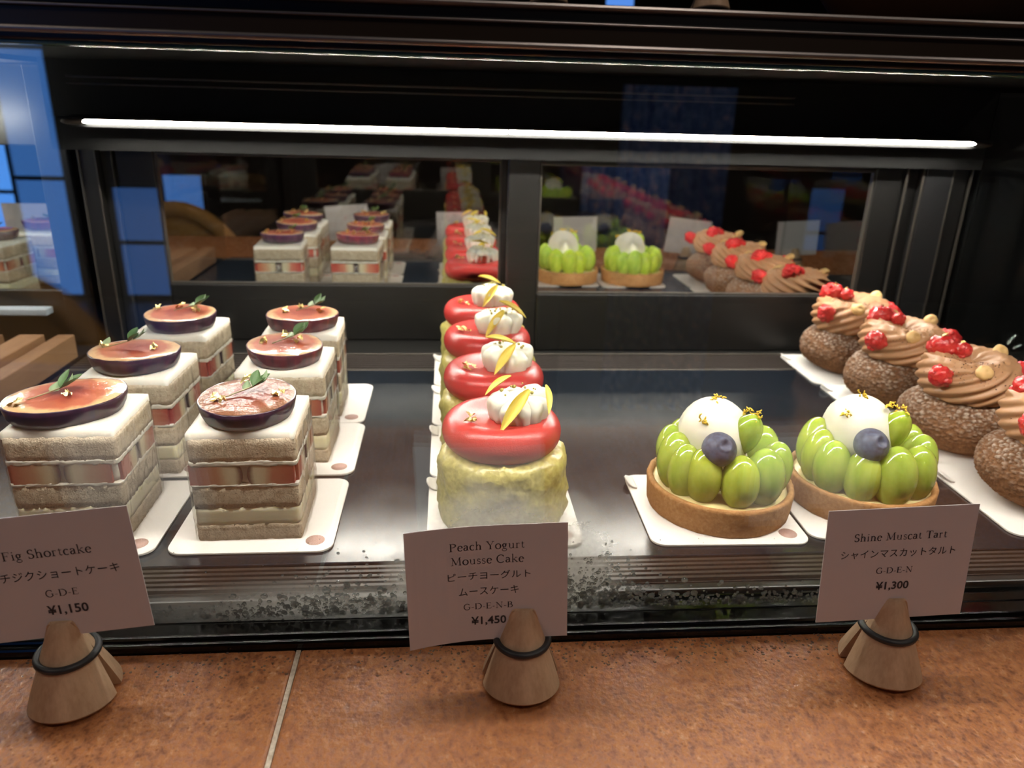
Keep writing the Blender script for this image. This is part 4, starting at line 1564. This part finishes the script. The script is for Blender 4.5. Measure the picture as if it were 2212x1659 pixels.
def holder(label, x, y, rz, z=ZC, s_=1.0):
    """wooden cone split in two jaws that pinch the card above a black ring"""
    o = thing('card_stand', label, 'card stand', (x, y, z + .0005), rz, 'wooden cone card stands')
    o.scale = (s_, s_, s_)
    H, R0, R1, HR = .164, .0740, .0225, .100
    for sgn, nm in ((-1, 'front_jaw'), (1, 'rear_jaw')):
        mb = MB()
        n = 28
        prof = [(R0 - .003, 0), (R0, .004)]
        for i in range(1, 9):
            q = i / 8
            prof.append((R0 + (R1 - R0) * q ** 1.06, .004 + (H - .008) * q))
        prof.append((R1 - .003, H))
        v, f = [], []
        for (r, zz) in prof:
            for i in range(n + 1):
                a = PI * i / n
                v.append((r * cos(a), sgn * r * sin(a) + sgn * .0012, zz))
        m = n + 1
        for j in range(len(prof) - 1):
            for i in range(n):
                q = (j * m + i, j * m + i + 1, (j + 1) * m + i + 1, (j + 1) * m + i)
                f.append(q if sgn > 0 else q[::-1])
            f.append((j * m, (j + 1) * m, (j + 1) * m + n, j * m + n))
        f.append(tuple(range(m)))
        f.append(tuple((len(prof) - 1) * m + i for i in range(m)))
        # jaws hinge open at the ring, so a wedge stays between them at the foot
        a = sgn * .135
        M = Matrix.Translation((0, 0, HR)) @ Matrix.Rotation(a, 4, 'X') @ Matrix.Translation((0, 0, -HR))
        vv = [M @ Vector(p) for p in v]
        vv = [(p.x, p.y, max(0.0, p.z)) for p in vv]
        ob = put(nm, (MB().add(vv, f), MAT['beech']), o)
        for p in ob.data.polygons:
            p.use_smooth = len(p.vertices) == 4 and abs(p.normal.z) < .9
        ob.data.set_sharp_from_angle(angle=.6)
    rr = R0 + (R1 - R0) * (HR / H) + .0068
    pts = [((rr) * cos(2 * PI * i / 40), (rr + .002) * sin(2 * PI * i / 40), HR - .004) for i in range(40)]
    put('rubber_ring', (MB().tube(pts, .0068, 10, closed=True), MAT['ring']), o)
    return o


YC = 1.180
holder('wooden cone stand with black ring holding the fig price card', -.690, YC, .10, z=ZC)
holder('wooden cone stand with black ring holding the peach price card', .1400, YC, -.03, z=ZC)
holder('wooden cone stand with black ring holding the muscat price card', .872, YC, -.18, z=ZC)
price_card('white price card for the fig shortcake, tilted down to the left', (-.690, YC + .004, .2040), .04, -.080, -.06,
           [('s', 'Fig Shortcake', .50, .30, .50), ('j', 'イチジクショートケーキ', .51, .475, .74, .075), ('s', 'G-D-E', .525, .635, .19), ('b', '¥1,150', .535, .78, .235)])
price_card('white price card for the peach yogurt mousse cake, its left end bent forward', (.0725, YC, .1690), 0, -.035, -.05,
           [('s', 'Peach Yogurt', .50, .165, .465), ('s', 'Mousse Cake', .50, .285, .455), ('j', 'ピーチヨーグルト', .51, .42, .515, .07), ('j', 'ムースケーキ', .505, .555, .375, .07), ('s', 'G-D-E-N-B', .50, .69, .315), ('b', '¥1,450', .50, .825, .222)], curl=-.018)
price_card('white price card for the muscat tart, at the right of the counter', (.860, YC, .1905), .0, -.035, -.06,
           [('s', 'Shine Muscat Tart', .50, .245, .625), ('j', 'シャインマスカットタルト', .50, .395, .77, .075), ('s', 'G-D-E-N', .49, .55, .25), ('b', '¥1,300', .49, .695, .225)])
# two more cards further along the counter (their white backs show in the right mirror)
for i, (x, l) in enumerate(((-2.79, 'white card in front of the neighbouring case, mirrored at the left edge'), (1.64, 'white card beyond the right edge of the photo, mirrored left of the corner post'), (2.42, 'white card furthest to the right, mirrored in the right end of the mirror'))):
    holder('wooden cone stand of the %s white card outside the frame' % ('third', 'first', 'second')[i], x, YC, -.1, z=ZC)
    price_card(l, (x, YC, .185), 0, (0, .10, -.06)[i], -.05, [])

# cards and stands on top of the case
ZT = 1.155
for i, (x, sx, l) in enumerate(((.166, .155, 'left'), (.437, .437, 'right'))):
    holder('wooden cone stand on top of the case, the %s one of two' % l, x, 1.37, 0, z=ZT, s_=.42)
    price_card('pale card standing on top of the case in the %s wooden stand' % l, (sx, 1.372, ZT + .028 + .11), 0, -.02, -.05, [], w_=.19, h=.22)
wb = thing('wooden_bowl', 'brown wooden bowl on top of the case at the top right corner of the photo', 'bowl', (1.12, 1.72, ZT))
put('bowl', (MB().lathe([(.22, 0), (.26, .03), (.36, .16), (.38, .30), (.36, .30), (.33, .16), (.2, .04)], 40, cap1=False), MAT['basket']), wb)

# ================================================================== condensation
rnd = random.Random(11)


def drop(mb, c, r, axis, flat=.45):
    """lens-shaped drop on a surface; axis 'y' = on the glass facing the lens, 'z' = on the counter"""
    n = 9
    sq_ = rnd.uniform(.7, 1.3)
    v, f = [], []
    for j, (k, h) in enumerate(((1.0, 0.0), (.92, .35), (.70, .72), (.38, .94))):
        for i in range(n):
            a = 2 * PI * i / n
            rr_ = r * k * (1 + .18 * nz(cos(a) + c[0] * 50, sin(a) + c[2] * 50, 0, 1.2))
            if axis == 'y':
                v.append((c[0] + rr_ * cos(a) * sq_, c[1] - r * flat * h, c[2] + rr_ * sin(a)))
            else:
                v.append((c[0] + rr_ * cos(a) * sq_, c[1] + rr_ * sin(a), c[2] + r * flat * h))
    v.append((c[0], c[1] - r * flat, c[2]) if axis == 'y' else (c[0], c[1], c[2] + r * flat))
    for j in range(3):
        for i in range(n):
            k = (i + 1) % n
            q = (j * n + i, j * n + k, (j + 1) * n + k, (j + 1) * n + i)
            f.append(q)
    for i in range(n):
        f.append((3 * n + i, 3 * n + (i + 1) % n, 4 * n))
    f.append(tuple(range(n - 1, -1, -1)))
    mb.add(v, f)


mb = MB()
for i in range(2300):
    x = rnd.uniform(-.62, 1.15)
    d = nz(x, 0, 3, 3.0)
    zone = rnd.random()
    if zone < .62:
        z = ZC + .030 + abs(rnd.gauss(0, .018))
        r = rnd.uniform(.0012, .0055)
        if x < -.45 or x > .75:
            r *= .75
    elif zone < .86:
        x = rnd.choice((rnd.gauss(-.16, .10), rnd.gauss(.30, .07), rnd.gauss(.33, .05)))
        z = ZC + .05 + abs(rnd.gauss(0, .050))
        r = rnd.uniform(.0010, .0048)
    else:
        x = rnd.gauss(.05, .26)
        z = ZC + rnd.uniform(.04, .22)
        r = rnd.uniform(.0005, .0013)
    drop(mb, (x, YG0 - .0001, z), r, 'y', .75)
for i in range(170):
    x = rnd.choice((rnd.gauss(-.22, .12), rnd.gauss(.34, .10), rnd.uniform(-.6, 1.1)))
    drop(mb, (x, YG0 - .0001, ZC + .032 + abs(rnd.gauss(0, .022)) + (.03 if rnd.random() < .25 else 0)), rnd.uniform(.005, .0088), 'y', .6)
dr = put('water_droplets', (mb, MAT['water']))
tag(dr, 'condensation droplets clinging to the lower edge of the front glass', 'water droplets', kind='stuff')
mb = MB()
for i in range(1500):
    x = rnd.uniform(-.85, 1.05)
    y = 1.282 - abs(rnd.gauss(0, .045))
    dens = nz(x, 0, 9, 4.5)
    if rnd.random() > .55 + dens:
        continue
    drop(mb, (x, y, ZC + .0001), rnd.uniform(.0008, .0032) * (1.0 if y > 1.20 else .6), 'z', .5)
dr = put('counter_droplets', (mb, MAT['water_flat']))
tag(dr, 'fine water droplets along the rear edge of the brown countertop', 'water droplets', kind='stuff')
